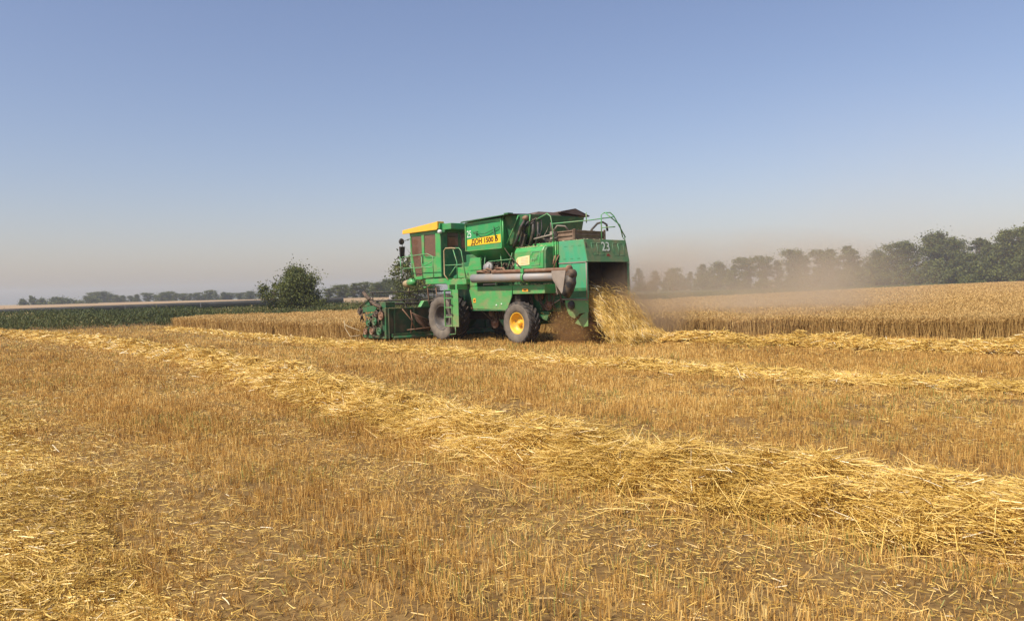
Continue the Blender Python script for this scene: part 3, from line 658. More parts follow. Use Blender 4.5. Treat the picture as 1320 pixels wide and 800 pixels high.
b.tube([(3.85, -1.1, 0.85), (3.85, 1.1, 0.85)], 0.15, 12)
b.prism([(-0.2, 1.02), (-0.9, 1.02), (-0.75, 0.72), (-0.45, 0.8)], 0.78, 0.86)
b.build('axle_frame', M['green_dark'], C, 0.01)
for (x, y, z, r_) in ((1.75, 0.95, 0.62, 0.17), (1.95, 0.93, 0.95, 0.12), (2.9, 0.9, 1.3, 0.26), (-0.5, 0.92, 1.55, 0.2), (-0.95, 0.95, 1.2, 0.15), (-1.25, 0.95, 1.65, 0.13), (1.2, .88, 0.95, .2)):
    b = MB(); b.lathe([(0.02, 0.05), (r_*0.4, 0.05), (r_*0.45, 0.0), (r_*0.9, 0.0), (r_, 0.04), (r_, -0.04), (r_*.2, -0.04)], (x, y, z), 20); b.build('drive_pulley', M['rust'], C)
b = MB()
for pa, pb in (((1.75, .97, .62), (2.9, .97, 1.3)), ((1.95, .97, 1.06), (2.8, .97, 1.5)), ((-.5, .97, 1.72), (-1.25, .97, 1.75)), ((-.5, .97, 1.38), (-.95, .97, 1.1))):
    b = MB(); b.tube([pa, pb], 0.022, 6); b.build('drive_belt', M['grime'], C)
b = MB()
for k in range(9):
    x = 1.7+random.uniform(-.5, .5); b.tube([(x, 1.0, 1.1), (x+random.uniform(-.1, .1), 1.02, 0.9), (x+random.uniform(-.2, .2), 0.95, 0.65)], 0.015, 5)
b.build('underbody_linkage', M['grime'], C); b = MB()
for k in range(10):
    x = -1.2+random.uniform(-.3, 1.1); b.tube([(x, 0.95, 1.75), (x+random.uniform(-.2, .2), 1.0, 1.4), (x+random.uniform(-.3, .3), 0.9, 1.05)], 0.018, 5)
b.build('underbody_linkage', M['grime'], C)

# --- lower side panel, post panel and tail strip (left and its twin on the right)
def side_panels(sgn):
    y0_, y1_ = sgn*1.40, sgn*1.45
    b = MB(); b.prism([(2.56, 1.88), (2.32, 1.12), (0.51, 1.09), (0.27, 1.50), (0.20, 1.885)], y0_, y1_)
    b.prism([(2.50, 1.90), (2.36, 1.18), (0.55, 1.15), (0.35, 1.50), (-1.25, 1.84), (2.5, 1.84)], sgn*1.0, sgn*1.39) if False else None
    p = b.build('side_panel', M['green'], C, 0.012)
    e = MB(); e.box(2.30, 0.53, sgn*1.38, sgn*1.475, 1.06, 1.10); e.build('panel_lip', M['green_dark'], p, 0.005)
    b = MB(); b.box(-1.33, 0.197, y0_, y1_, 1.60, 1.88); b.box(-1.33, -1.30, sgn*0.95, sgn*1.40, 1.60, 1.88); b.build('tail_strip', M['green'], C, 0.01)
    b = MB(); b.prism([(2.55, 2.43), (2.50, 1.90), (2.08, 1.90), (2.08, 2.43)], y0_, y1_); b.prism([(2.58, 2.445), (2.42, 2.87), (1.85, 2.87), (1.82, 2.445)], y0_, y1_)
    b.box(2.44, 2.5, sgn*0.85, sgn*1.39, 1.9, 2.8)
    b.build('post_panel', M['green'], C, 0.012)
side_panels(1); side_panels(-1)
b = MB(); b.box(-1.2, 2.3, 0.83, 1.35, 1.86, 1.9); b.box(0.0, 2.4, 0.85, 1.3, 1.3, 1.84); b.build('inner_guard', M['dark'], C)
def sticker(x, z, w_, h_, y=1.455, m_='orange'):
    b = MB(); b.box(x-w_/2, x+w_/2, y, y+0.006, z-h_/2, z+h_/2); k = b.build('sticker', M[m_], C)
    c = MB(); c.box(x-w_*0.25, x+w_*0.25, y+0.007, y+0.011, z-h_*0.18, z+h_*0.2); c.build('print', M['letter'] if m_ == 'orange' else M['sticker_ink'], k)
sticker(2.22, 1.41, 0.13, 0.15); sticker(-0.42, 1.72, 0.28, 0.09); sticker(2.20, 2.11, 0.14, 0.13); 
b = MB(); b.lathe([(0.0, 0.008), (0.035, 0.006), (0.035, 0)], (1.05, 1.452, 1.24), 12); b.lathe([(0.0, 0.008), (0.03, 0.006), (0.03, 0)], (0.78, 1.452, 1.28), 12); b.build('reflector', M['white'], C)

# --- grain tank
zt, zm, zb = 4.07, 3.12, 2.62
x0, x1, Y = 0.60, 2.55, 1.5
t = MB()
t.hexa([(x0+.0, -Y, zm), (x1, -Y, zm), (x1, Y, zm), (x0, Y, zm)], [(x0, -Y, zt), (x1, -Y, zt), (x1, Y, zt), (x0, Y, zt)])
t.hexa([(1.1, -.55, zb), (2.2, -.55, zb), (2.2, .75, zb), (1.1, .75, zb)], [(x0+.012, -Y+.012, zm+.002), (x1-.012, -Y+.012, zm+.002), (x1-.012, Y-.012, zm+.002), (x0+.012, Y-.012, zm+.002)])
tank = t.build('grain_tank', M['tank'], C, 0.015)
tb = MB(); tb.prism([(x0-1.0, 3.9), (x0-0.02, 3.15), (x0-0.02, 4.18), (x0-0.75, 4.18)], -1.5, 1.1) if False else None
t2 = MB(); t2.hexa([(-0.05, -1.5, 3.45), (0.585, -1.5, 3.2), (0.585, 1.22, 3.2), (-0.05, 0.9, 3.45)], [(-0.25, -1.5, 4.17), (0.585, -1.5, 4.17), (0.585, 1.40, 4.17), (-0.25, 1.0, 4.17)])
t2.build('tank_extension', M['green_dark'], tank, 0.012)
r = MB()
for x in (x0+0.0, x1-0.03): r.box(x-.012, x+.04, Y, Y+0.035, zm, zt)
r.box(x0, x1, Y, Y+0.03, zt-0.05, zt+0.03); r.box(x0, x1, Y, Y+0.022, zm-0.01, zm+0.03)
r.tube([(x0-.03, 1.35, 3.2), (x0-.5, 1.2, 4.15)], 0.022, 6); r.tube([(-.14, 0.99, 3.5), (-.28, 1.03, 4.15)], 0.02, 6)
r.tube([(x0-.03, Y-.02, 3.1), (x0-.03, Y-.02, 4.15)], 0.03, 8)
r.build('tank_rib', M['green'], tank)
l = MB(); l.hexa([(0.15, 0.2, 4.22), (2.68, 0.2, 4.19), (2.68, 1.60, 4.12), (0.15, 1.60, 4.17)], [(0.15, 0.2, 4.25), (2.68, 0.2, 4.22), (2.68, 1.60, 4.145), (0.15, 1.60, 4.20)])
l.build('tank_lid', M['brownplate'], tank)
l = MB(); l.tube([(2.66, 1.62, 4.11), (.13, 1.62, 4.18)], 0.02, 6); l.box(0.08, 0.3, 1.45, 1.66, 4.19, 4.225); l.build('lid_edge', M['green_dark'], tank)
l = MB(); l.hexa([(-0.2, -1.3, 4.18), (2.5, -1.3, 4.16), (2.5, 0.18, 4.2), (-0.2, 0.75, 4.18)], [(-0.1, -1.2, 4.29), (2.4, -1.2, 4.22), (2.4, 0.12, 4.25), (-0.1, 0.5, 4.29)])
l.build('tank_lid', M['brownplate'], tank)
l = MB(); l.add([(-0.3, -1.72, 4.22), (1.0, -1.72, 4.22), (1.0, -0.45, 4.30), (-0.3, -0.35, 4.32), (-0.25, -1.08, 4.45), (1.0, -1.08, 4.40), (-0.28, -1.72, 4.19), (1.0, -1.72, 4.19), (1.0, -0.45, 4.27), (-0.28, -0.35, 4.29)],
    [(0, 1, 5, 4), (4, 5, 2, 3), (0, 4, 3, 9, 6), (1, 7, 8, 2, 5), (6, 9, 8, 7), (0, 6, 7, 1), (3, 2, 8, 9)])
l.build('dust_hood', M['brownplate'], tank)
# maker's plate with the painted name, number 25, handle on the tank side
p = MB(); p.hexa([(2.46, Y+.004, 3.29), (x0+.05, Y+.004, 3.31), (x0+.05, Y+.012, 3.31), (2.46, Y+.012, 3.29)], [(2.46, Y+.004, 3.50), (x0+.05, Y+.004, 3.58), (x0+.05, Y+.012, 3.58), (2.46, Y+.012, 3.50)])
pl = p.build('name_plate', M['plate'], tank)
text_mesh('ДОН 1500 Б', 0.235, 0.002, face_mat((1.52, Y+.018, 3.42), (-1, 0, 0.03), (0, 0, 1)), M['letter'], 'lettering', pl, 1.12, 0.006)
text_mesh('25', 0.34, 0.002, face_mat((2.36, Y+.006, 3.68), (-1, 0, 0.0), (0, 0, 1)), M['white'], 'painted_number', tank, 0.78, 0.002)
h = MB(); h.tube([(2.12, Y+.03, 3.74), (1.9, Y+.05, 3.74), (1.75, Y+.08, 3.66), (1.4, Y+.08, 3.65), (1.1, Y+.06, 3.72), (0.75, Y+.06, 3.80), (.7, Y+.03, 3.84)], 0.014, 6)
h.tube([(0.98, Y+.05, 3.86), (0.93, Y+.06, 3.62), (0.83, Y+.05, 3.46)], 0.022, 6); h.box(1.88, 1.98, Y, Y+.06, 3.66, 3.76)
h.build('latch_rod', M['green_dark'], tank)

# --- engine bay: cover with paper notice, long side box, radiator, hoses
b = MB(); b.prismx([(1.40, 2.38), (1.38, 2.95), (1.30, 3.08), (0.95, 3.10), (0.95, 2.38)], -1.22, 0.15)
cov = b.build('engine_cover', M['green'], C, 0.03)
b = MB(); b.prismx([(1.37, 2.38), (1.35, 2.94), (1.28, 3.05), (0.95, 3.07), (0.95, 2.38)], -1.32, -1.223); b.build('cover_flank', M['green_dark'], cov, 0.01)
b = MB(); b.prism([(0.02, 2.5), (0.02, 2.72), (-0.06, 2.78), (-0.62, 2.82), (-0.60, 2.52)], 1.396, 1.408); st = b.build('paper_notice', M['sticker'], cov)
b = MB()
for z in (2.56, 2.60, 2.645, 2.69, 2.735): b.box(-0.53-random.uniform(0, .04), -0.2, 1.4085, 1.411, z, z+0.014)
b.box(-0.06, -0.02, 1.4085, 1.411, 2.56, 2.7); b.build('print', M['sticker_ink'], st)
b = MB(); y_ = 1.407
for pa, pb in (((-.68, y_, 2.5), (-1.08, y_, 2.5)), ((-1.08, y_, 2.5), (-1.1, y_-.01, 2.92)), ((-1.1, y_-.01, 2.92), (-.72, y_-.01, 2.92)), ((-.72, y_-.01, 2.92), (-.7, y_, 2.80)), ((-.70, y_, 2.72), (-.74, y_, 2.64)), ((-.74, y_, 2.64), (-.8, y_, 2.72)),
               ((-.8, y_, 2.72), (-.84, y_, 2.62)), ((-.84, y_, 2.62), (-.9, y_, 2.74)), ((-.92, y_, 2.72), (-.94, y_, 2.64)), ((-.94, y_, 2.8), (-1.02, y_, 2.8)), ((-.94, y_, 2.8), (-.95, y_, 2.68))):
    b.tube([pa, pb], 0.007, 4)
b.build('chalk_scribble', M['white_line'], cov)
b = MB(); b.box(-1.5, 2.3, 0.6, 0.95, 2.79, 3.2); b.build('upper_side_box', M['green'], C, 0.015)
b = MB(); b.box(-1.49, -1.34, .9, .99, 2.80, 3.2); b.tube([(-1.3, 1.02, 3.22), (-1.32, 1.04, 2.3)], 0.02, 6); b.tube([(-1.42, 1.02, 3.22), (-1.44, 1.04, 2.3)], 0.02, 6)
b.build('corner_post', M['green'], C)
b = MB()
for k in range(7):
    xx = -1.42+random.uniform(-.1, .18); b.tube([(xx, 0.98, 2.78), (xx+random.uniform(-.1, .12), 1.05, 2.55), (xx+random.uniform(0, .3), 1.02, 2.2)], random.uniform(.012, .03), 6)
b.tube([(-1.3, 1.0, 2.75), (-1.05, 1.1, 2.3)], 0.035, 6)
b.build('hoses', M['rust'], C)
b = MB(); b.box(-1.45, 0.55, -0.85, 0.6, 2.78, 3.16); b.box(-0.3, 0.45, -0.6, 0.5, 3.16, 3.5); b.build('engine', M['grime'], C, 0.03)
# radiator screen box
b = MB(); b.box(-1.95, -0.95, -0.62, 0.72, 3.24, 3.52); rad = b.build('radiator', M['crate'], C, 0.02)
b = MB()
for y0_ in (0.725,): 
    for z in (3.24, 3.37, 3.50): b.box(-1.97, -.93, y0_, y0_+.03, z, z+.035)
for x in (-1.98, -0.97): b.box(x, x+.05, 0.72, 0.78, 3.22, 3.56)
for y0_ in (-0.66, 0.68): b.box(-2.0, -1.955, y0_, y0_+.07, 3.22, 3.58)
for z in (3.25, 3.38, 3.5): b.box(-1.99, -1.955, -.6, .68, z, z+.03)
b.build('radiator_frame', M['crate'], rad, 0.006)
b = MB()
for k in range(26): 
    a_ = random.uniform(0, 3); x = random.uniform(-1.85, -1.05); y_ = random.uniform(-.5, .6); b.tube([(x, y_, 3.54), (x+.16*math.cos(a_), y_+.16*math.sin(a_), 3.56)], 0.014, 4)
b.build('chaff_layer', M['dark'], rad)
b = MB()   # exhaust and bent hose
b.tube([(-1.6, -.35, 3.5), (-1.65, -.4, 3.62), (-1.75, -.55, 3.8), (-1.85, -.7, 3.84), (-1.92, -.8, 3.76), (-1.93, -.82, 3.55)], 0.035, 8)
b.build('bent_hose', M['black'], C)
b = MB()
for i, (ya, yb) in enumerate(((1.25, 1.25), (1.15, 1.05), (1.05, 0.95))):
    b.tube([(-.15-.1*i, ya-.1, 3.98-.04*i), (-.05, ya, 3.75), (.12+.05*i, yb, 3.4), (.3-.1*i, yb+.02, 3.12)], 0.05-.008*i, 8)
b.tube([(-.3, .9, 4.0), (-.32, .95, 3.6), (-.2, 1.0, 3.15)], 0.06, 8); b.tube([(-.45, .85, 3.9), (-.5, .9, 3.5), (-.4, .95, 3.12)], 0.045, 8); b.tube([(-.55, .8, 3.95), (-.68, .9, 3.7), (-.6, .95, 3.3)], 0.02, 6)
b.tube([(-.5, .9, 3.55), (-.8, .92, 3.32), (-1.1, .92, 3.28), (-1.4, .9, 3.34)], 0.025, 6); b.tube([(-.55, .9, 3.45), (-.9, .92, 3.25), (-1.3, .92, 3.24)], 0.02, 6)
b.tube([(-.2, 1.0, 3.9), (-.42, .9, 4.02), (-.55, .8, 3.95)], 0.03, 8)
b.prism([(-.02, 3.6), (.25, 3.1), (.05, 3.1), (-.12, 3.5)], 1.02, 1.12)
b.build('hose_bundle', M['black'], C)
b = MB(); b.lathe([(0.0, .12), (.07, .12), (.09, .02), (.07, -.06), (0, -.06)], (-.16, 1.1, 4.05), 14, axis='x'); b.build('work_lamp', M['rust'], C)
b = MB()
b.tube([(-1.05, .82, 3.25), (-1.0, .82, 3.82), (-.72, .85, 3.42), (-1.2, .82, 3.42)], 0.03, 6); b.tube([(-.35, .95, 3.36), (-1.25, .9, 3.46)], 0.028, 6); b.box(-1.2, -1.02, .74, .88, 3.2, 3.55)
b.tube([(-1.15, .85, 3.55), (-1.28, .8, 3.72), (-1.42, .6, 3.7), (-1.5, .5, 3.55)], 0.03, 6)
b.build('belt_tensioner', M['tan_steel'], C)
# rails over the engine deck and rear access ladder
b = MB(); r_ = 0.019
b.tube([(-.45, .92, 3.98), (-1.0, .95, 4.12), (-1.15, .95, 4.02), (-1.22, .95, 3.72), (-1.25, .95, 3.2)], r_, 6)
b.tube([(-1.2, .95, 3.78), (-1.9, -.1, 3.88), (-2.45, -.55, 3.95)], r_, 6)
b.tube([(-1.6, -.2, 3.82), (-1.6, -.2, 4.15)], r_, 6)
b.tube([(-2.2, -.25, 3.2), (-2.2, -.25, 4.02), (-2.26, -.33, 4.09), (-2.36, -.5, 4.09), (-2.42, -.6, 3.98), (-2.62, -.9, 3.3)], r_, 6)
b.tube([(-2.2, -.25, 3.62), (-2.45, -.62, 3.64)], r_, 6); b.tube([(-2.28, -.35, 4.09), (-2.50, -.78, 3.7), (-2.55, -.85, 3.3)], r_, 6)
b.tube([(-2.52, -.9, 3.26), (-2.54, -.96, 3.32), (-2.56, -.93, 3.22)], r_, 6)
b.build('engine_deck_rail', M['handrail'], C)

# --- straw hood
s0, sr, sr2, HW = -1.48, -2.55, -2.68, 0.95
def hood_side(sg):
    b = MB(); b.prism([(s0, 2.54), (s0, 3.20), (sr, 3.20), (sr2-.02, 2.54)], sg*(HW-.03), sg*HW); u = b.build('hood_upper_side', M['green_pale'], C, 0.006)
    b = MB(); b.box(s0, sr2, sg*(HW-.0), sg*(HW+.018), 2.505, 2.54); b.build('trim_strip', M['tan_steel'], u)
    b = MB(); b.prism([(s0, 1.45), (s0, 2.50), (sr2-.02, 2.50), (sr2-.02, 1.40)], sg*(HW-.03), sg*HW); b.build('hood_lower_side', M['green_pale'], C, 0.006)
    b = MB(); b.tube([(-1.0, sg*.93, 1.2), (-1.5, sg*.96, 1.40), (-2.7, sg*.97, 1.38)], 0.022, 6); b.tube([(sr2, sg*.97, 1.4), (sr2, sg*.97, 2.5)], 0.02, 6); b.build('hood_edge_bar', M['tan_steel'], C)
hood_side(1); hood_side(-1)
b = MB(); b.box(s0, sr+.01, -HW+.032, HW-.032, 3.17, 3.215); b.build('hood_roof', M['green_olive'], C, 0.006)
dxr = sr2-sr
b = MB(); b.prism([(sr, 3.215), (sr-.03, 3.215), (sr2-.05, 2.52), (sr2-.02, 2.52)], -HW, HW); rp = b.build('rear_panel', M['green_olive'], C, 0.006)
nrm = Vector((-(3.2-2.52), 0, -(sr-sr2))).normalized()   # outward normal of the tilted panel (behind and up)
upv = Vector((sr-sr2, 0, 0.68)).normalized()
def rear_pt(y, z): return Vector((sr-.03+(3.215-z)/(3.215-2.52)*(sr2-.02-sr), y, z))
mt = face_mat(rear_pt(0.05, 2.98)+Vector((-.012, 0, .003)), (0, -1, 0), upv)
text_mesh('23', 0.40, 0.002, mt, M['white'], 'painted_number', rp, 0.95, 0.004)
b = MB()
for yc in (0.55, 0.30, -0.40, -0.66):
    q = [rear_pt(yc+.12, 3.10), rear_pt(yc-.12, 3.10), rear_pt(yc-.12, 2.74), rear_pt(yc+.12, 2.74)]; q = [v+Vector((-.004, 0, .001)) for v in q]
    for i in range(4): b.tube([q[i], q[(i+1) % 4]], 0.004, 4)
b.build('painted_outline', M['white_line'], rp)
b = MB(); v = rear_pt(-0.02, 2.72)+Vector((-.006, 0, 0)); b.prismx([(-.10, 2.70), (.08, 2.70), (.06, 2.74), (.0, 2.78), (-.06, 2.74)], v.x-.004, v.x); b.build('red_mark', M['red'], rp)
b = MB()
for sx_ in (-1.75, -2.05, -2.35): b.box(sx_-.06, sx_+.06, HW+.001, HW+.004, 2.63, 2.645)
for sx_ in (-1.8, -2.1, -2.4): b.box(sx_-.07, sx_+.07, HW+.001, HW+.004, 3.02, 3.03)
b.box(-2.02, -2.03, HW+.001, HW+.004, 1.47, 2.5)
b.build('panel_slot', M['green_dark'], C)
b = MB(); b.box(s0, sr2, HW+.0005, HW+.003, 1.44, 1.74); b.build('lower_shade_band', M['green_dark'], C)  # dark green strip painted in for the shadow along the lower hood side
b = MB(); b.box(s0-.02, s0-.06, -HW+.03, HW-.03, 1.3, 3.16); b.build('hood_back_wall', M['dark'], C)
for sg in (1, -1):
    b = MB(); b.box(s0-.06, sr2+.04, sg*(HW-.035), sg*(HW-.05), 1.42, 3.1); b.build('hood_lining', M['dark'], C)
b = MB()
for k in range(4):
    y_ = -0.7+k*.47; b.prism([(-1.5, 1.75), (-2.4, 1.45), (-2.4, 1.33), (-1.5, 1.6)], y_-.16, y_+.16)
b.build('straw_walker', M['rust'], C)
b = MB()
for z in (.62, .78, .94, 1.12): b.box(-2.45, -2.62, -.85, .80, z, z+.05)
b.box(-2.3, -2.4, -.8, .78, .55, 1.3); b.build('spreader_slats', M['rust'], C)
def fin(sg):
    pts = [(-1.62, 1.36)]+[(-1.62-.55*math.sin(t), 1.36-.5*(1-math.cos(t))-.18*math.sin(t)) for t in np.linspace(.2, 1.5, 6)]+[(-2.45, 1.0), (-2.45, 1.36)]
    b = MB(); b.prism([(-1.68, 1.37), (-1.72, 1.15), (-1.82, .95), (-1.95, .84), (-2.1, .80), (-2.3, .95), (-2.68, 1.0), (-2.68, 1.37)], sg*.90, sg*.93)
    b.prism([(-2.12, .66), (-2.42, .92), (-2.68, 1.02), (-2.68, .58), (-2.5, .55)], sg*.93, sg*.96)
    b.build('tail_fin', M['green'], C, 0.006)
fin(1); fin(-1)
b = MB(); b.lathe([(0, .05), (.12, .05), (.14, .0), (.14, -.04), (0, -.04)], (-1.98, .95, 1.22), 14); b.build('fan_pulley', M['black'], C)

b = MB()
for (xa, xb, ya, yb, z_) in ((-1.2, .1, 1.0, 1.36, 3.09), (-1.3, .5, 1.0, 1.42, 1.89), (-1.45, 2.2, .65, .93, 3.205), (2.5, 3.55, .9, 1.55, 2.172), (s0, sr, -.85, .85, 3.22)):
    for k in range(70):
        x = random.uniform(xa, xb); y = random.uniform(ya, yb); a_ = random.uniform(0, 3.14); q_ = random.uniform(.03, .09); b.tube([(x, y, z_+.006), (x+q_*math.cos(a_), y+q_*math.sin(a_), z_+.012)], .006, 3)
co = b.build('chaff_litter', M['sticker'], C); co['kind'] = 'stuff'
# --- unloading auger
b = MB(); b.tube([(2.05, 1.62, 2.16), (0, 1.62, 2.13), (-2.12, 1.62, 2.10)], 0.150, 22, 0.125); au = b.build('unloading_auger', M['grey'], C)
b = MB(); b.prismx([(1.50, 2.26), (1.50, 1.95), (1.58, 1.60), (1.70, 1.55), (1.78, 1.95), (1.78, 2.26)], -2.13, -2.16)
b.hexa([(-2.02, 1.5, 2.0), (-2.42, 1.5, 1.55), (-2.42, 1.76, 1.55), (-2.02, 1.76, 2.0)], [(-2.0, 1.47, 2.27), (-2.62, 1.47, 2.27), (-2.62, 1.79, 2.27), (-2.0, 1.79, 2.27)])
b.build('auger_spout', M['tan_steel'], au, 0.01)
b = MB(); b.tube([(-2.64, 1.62, 2.12), (-2.66, 1.62, 1.9), (-2.56, 1.62, 1.7), (-2.42, 1.62, 1.55)], 0.17, 14, .15); b.build('spout_sleeve', M['black'], au)
b = MB(); b.lathe([(0, .15), (.08, .15), (.15, .1), (.16, 0), (.15, -.1), (.08, -.15), (0, -.15)], (-2.68, 1.62, 2.15), 16); b.build('spout_cap', M['grime'], au)
b = MB(); b.tube([(.95, 1.66, 2.34), (-2.66, 1.66, 2.30)], 0.062, 10); b.lathe([(0, .03), (.13, .03), (.13, -.03), (0, -.03)], (-2.64, 1.66, 2.3), 14, axis='x'); b.tube([(1.0, 1.55, 2.36), (1.15, 1.6, 2.24)], .03, 6); b.build('auger_drive_shaft', M['rust'], au)
b = MB()
for x in (-.62,): b.lathe([(.168, .05), (.175, .05), (.175, -.05), (.168, -.05)], (x, 1.62, 2.125), 22, axis='x')
b.box(-.55, -.68, 1.5, 1.75, 2.28, 2.40); b.tube([(-.62, 1.45, 1.9), (-.62, 1.62, 2.0)], .03, 6)
b.build('auger_bracket', M['green'], au)
b = MB()
for k in range(16):
    x = 1.95-random.random()*1.25; z = 2.36+random.random()*.12; b.tube([(x, 1.35+random.random()*.2, z), (x-random.uniform(.1, .35), 1.45+random.random()*.2, z+random.uniform(-.1, .08)), (x-random.uniform(.3, .5), 1.5, 2.33)], random.uniform(.012, .035), 6)
b.build('auger_linkage', M['rust'], C)
b = MB(); b.tube([(1.75, 1.25, 2.5), (1.45, 1.25, 2.52)], .17, 14); b.lathe([(0, .02), (.16, .02), (.19, 0), (.19, -.1), (0, -.1)], (1.55, 1.35, 2.52), 16); b.build('gearbox', M['grey'], C)
b = MB()
for k in range(34):
    x = 1.7-random.random()*1.7; b.tube([(x, 1.1+random.random()*.25, 2.35+random.random()*.35), (x+random.uniform(-.2, .2), 1.1+random.random()*.25, 2.35+random.random()*.35), (x+random.uniform(-.3, .3), 1.0+random.random()*.2, 2.3+random.random()*.3)], random.uniform(.01, .04), 6)
b.build('linkage_clutter', M['grime'], C)
b = MB()
for x, x2 in ((2.0, 1.85), (1.75, 1.8), (.95, .8), (.35, .55), (.2, .0)): b.tube([(x, 1.3, 2.95), (x2, 1.36, 2.36)], 0.014, 6)
b.tube([(1.5, 1.37, 2.72), (.2, 1.37, 2.74)], .014, 6); b.tube([(.1, 1.37, 2.6), (.5, 1.3, 2.36)], .012, 6)
b.build('green_rods', M['handrail'], C)
b = MB(); b.tube([(x0-.02, 1.46, 3.15), (.3, 1.45, 2.85), (-.35, 1.50, 2.40)], .013, 6); b.build('stay_cable', M['grime'], C)
b = MB(); b.box(1.6, .9, 1.5, 1.56, 1.93, 1.965); b.build('auger_rest', M['grey'], C)

# --- wheels
def wheel(x, y, z, Rr, W, rr, sg, rimmat, nl, hubout):
    root = empty('wheel', (x, y, z), 0, C)
    h_ = W/2
    t = MB(); prof = [(rr, h_*.72), (rr*1.04, h_*.90), (rr+(Rr-rr)*.45, h_*1.0), (Rr*.88, h_*.97), (Rr*.94, h_*.86), (Rr*.955, h_*.5), (Rr*.96, 0), (Rr*.955, -h_*.5), (Rr*.94, -h_*.86), (Rr*.88, -h_*.97), (rr+(Rr-rr)*.45, -h_*1.0), (rr*1.04, -h_*.9), (rr, -h_*.72)]
    t.lathe([(a_, sg*b_) for a_, b_ in prof], (0, 0, 0), 56, mids=[1, 1, 1, 0, 0, 0, 0, 0, 0, 1, 1, 1])
    t.cur = 0
    for side in (1, -1):
        for k in range(nl):
            a0 = 2*math.pi*(k+(0.5 if side < 0 else 0))/nl; steps = 6; vs = []
            for i in range(steps+1):
                f = i/steps; yy = side*h_*(1.0-f*1.0)+(-side*0.01); ang = a0+f*0.42*(1.0)
                base = Rr*(.90 if i == 0 else .945); topr = Rr*(.945 if i == 0 else 1.0); dw = 0.030/Rr*(1.1 if i < 2 else .9)
                for (rr_, da) in ((base, -dw*1.5), (topr, -dw), (topr, dw), (base, dw*1.5)):
                    vs.append((rr_*math.cos(ang+da), sg*yy, rr_*math.sin(ang+da)))
            fs = []
            for i in range(steps):
                for j in range(3): fs.append((i*4+j, i*4+j+1, (i+1)*4+j+1, (i+1)*4+j))
            fs += [(0, 1, 2, 3), (steps*4+3, steps*4+2, steps*4+1, steps*4)]
            t.add(vs, fs)
    t.build('tyre', [M['tyre'], M['sidewall']], root)
    q = MB(); q.lathe([(rr*1.06, sg*h_*.86), (rr*1.0, sg*h_*.90), (rr*.93, sg*h_*.84), (rr*.90, sg*h_*.55), (rr*.80, sg*h_*.40), (rr*.72, sg*h_*.12), (rr*.42, sg*h_*.05), (rr*.30, sg*h_*.12), (0.0, sg*h_*.12)], (0, 0, 0), 40)
    q.lathe([(rr*1.02, -sg*h_*.8), (rr*.9, -sg*h_*.5), (0.0, -sg*h_*.4)], (0, 0, 0), 40)
    q.build('rim', rimmat, root)
    k_ = MB(); k_.lathe([(rr*.26, sg*h_*.10), (rr*.22, sg*h_*hubout), (rr*.12, sg*h_*(hubout+.12)), (0, sg*h_*(hubout+.12))], (0, 0, 0), 18)
    for j in range(8):
        a_ = j*math.pi/4; k_.tube([(rr*.40*math.cos(a_), sg*h_*.04, rr*.40*math.sin(a_)), (rr*.40*math.cos(a_), sg*h_*.16, rr*.40*math.sin(a_))], .018, 6)
    k_.build('hub', rimmat, root)
    return root
for sg in (1, -1):
    wheel(3.82, sg*1.40, 0.815, 0.845, 0.74, 0.44, sg, M['rim_dark'], 20, .4)
    rw = wheel(0.0, sg*1.28, 0.655, 0.70, 0.46, 0.345, sg, M['rim_yellow'], 20, .5)

# --- ladder, platform, rails
lad = empty('ladder', (0, 0, 0), 0, C)
for x in (3.27, 2.86):
    b = MB(); b.box(x-.018, x+.018, 1.93, 1.98, .52, 1.80); b.build('stringer', M['green'], lad, .005)
b = MB(); b.box(2.50, 2.84, 1.93, 1.955, .52, 1.80); b.build('side_plate', M['green'], lad, .005)
for z in (.53, .84, 1.17, 1.50, 1.78):
    b = MB(); b.box(2.88, 3.25, 1.80, 1.97, z, z+.03); b.build('rung', M['green'], lad, .004)
for z in (.92, 1.25, 1.56):
    b = MB(); b.box(2.78, 2.86, 1.985, 1.99, z, z+.05); b.build('slot', M['black'], lad)
b = MB(); b.box(2.95, 3.05, 1.6, 1.98, 1.78, 1.98); b.box(2.55, 2.65, 1.5, 1.95, 1.80, 1.98); b.build('bracket', M['green'], lad, .004)
b = MB(); b.tube([(2.72, 1.94, .54), (2.70, 1.94, .28), (3.05, 1.94, .24)], .018, 6); b.build('bottom_step', M['handrail'], lad)
b = MB(); b.box(2.45, 3.62, .85, 1.62, 1.98, 2.17); pf = b.build('platform', M['green'], C, .012)
b = MB(); b.box(3.64, 4.95, .6, 1.60, 2.03, 2.22); b.box(4.95, 5.1, 1.2, 1.60, 1.9, 1.95); b.build('platform', M['green'], C, .012)
b = MB(); b.box(2.5, 3.5, .7, 1.2, 2.2, 2.6); b.build('battery_box', M['green'], C, .03)
b = MB(); b.box(2.6, 3.5, .1, .8, 2.6, 3.05); b.build('air_duct', M['green_dark'], C, .03)
b = MB(); b.tube([(2.75, 1.215, 2.3), (2.75, 1.215, 2.34)], .05, 10); b.lathe([(0, .005), (.06, .005), (.06, 0)], (2.85, 1.205, 2.34), 12); b.build('filler_hole', M['black'], C)
r_ = .018; b = MB()
b.tube([(3.5, 1.62, 2.15), (3.72, 1.62, 2.35), (3.70, 1.62, 3.2), (3.6, 1.62, 3.28), (3.25, 1.62, 3.27), (3.0, 1.62, 3.24)], .024, 8); b.build('grab_rail', M['handrail_tan'], C)
b = MB()
b.tube([(3.3, 1.62, 3.27), (2.85, 1.6, 3.25), (2.72, 1.6, 3.15), (2.48, 1.6, 2.17)], r_, 6); b.tube([(3.2, 1.6, 3.25), (2.98, 1.6, 2.75), (2.98, 1.6, 2.18)], r_, 6)
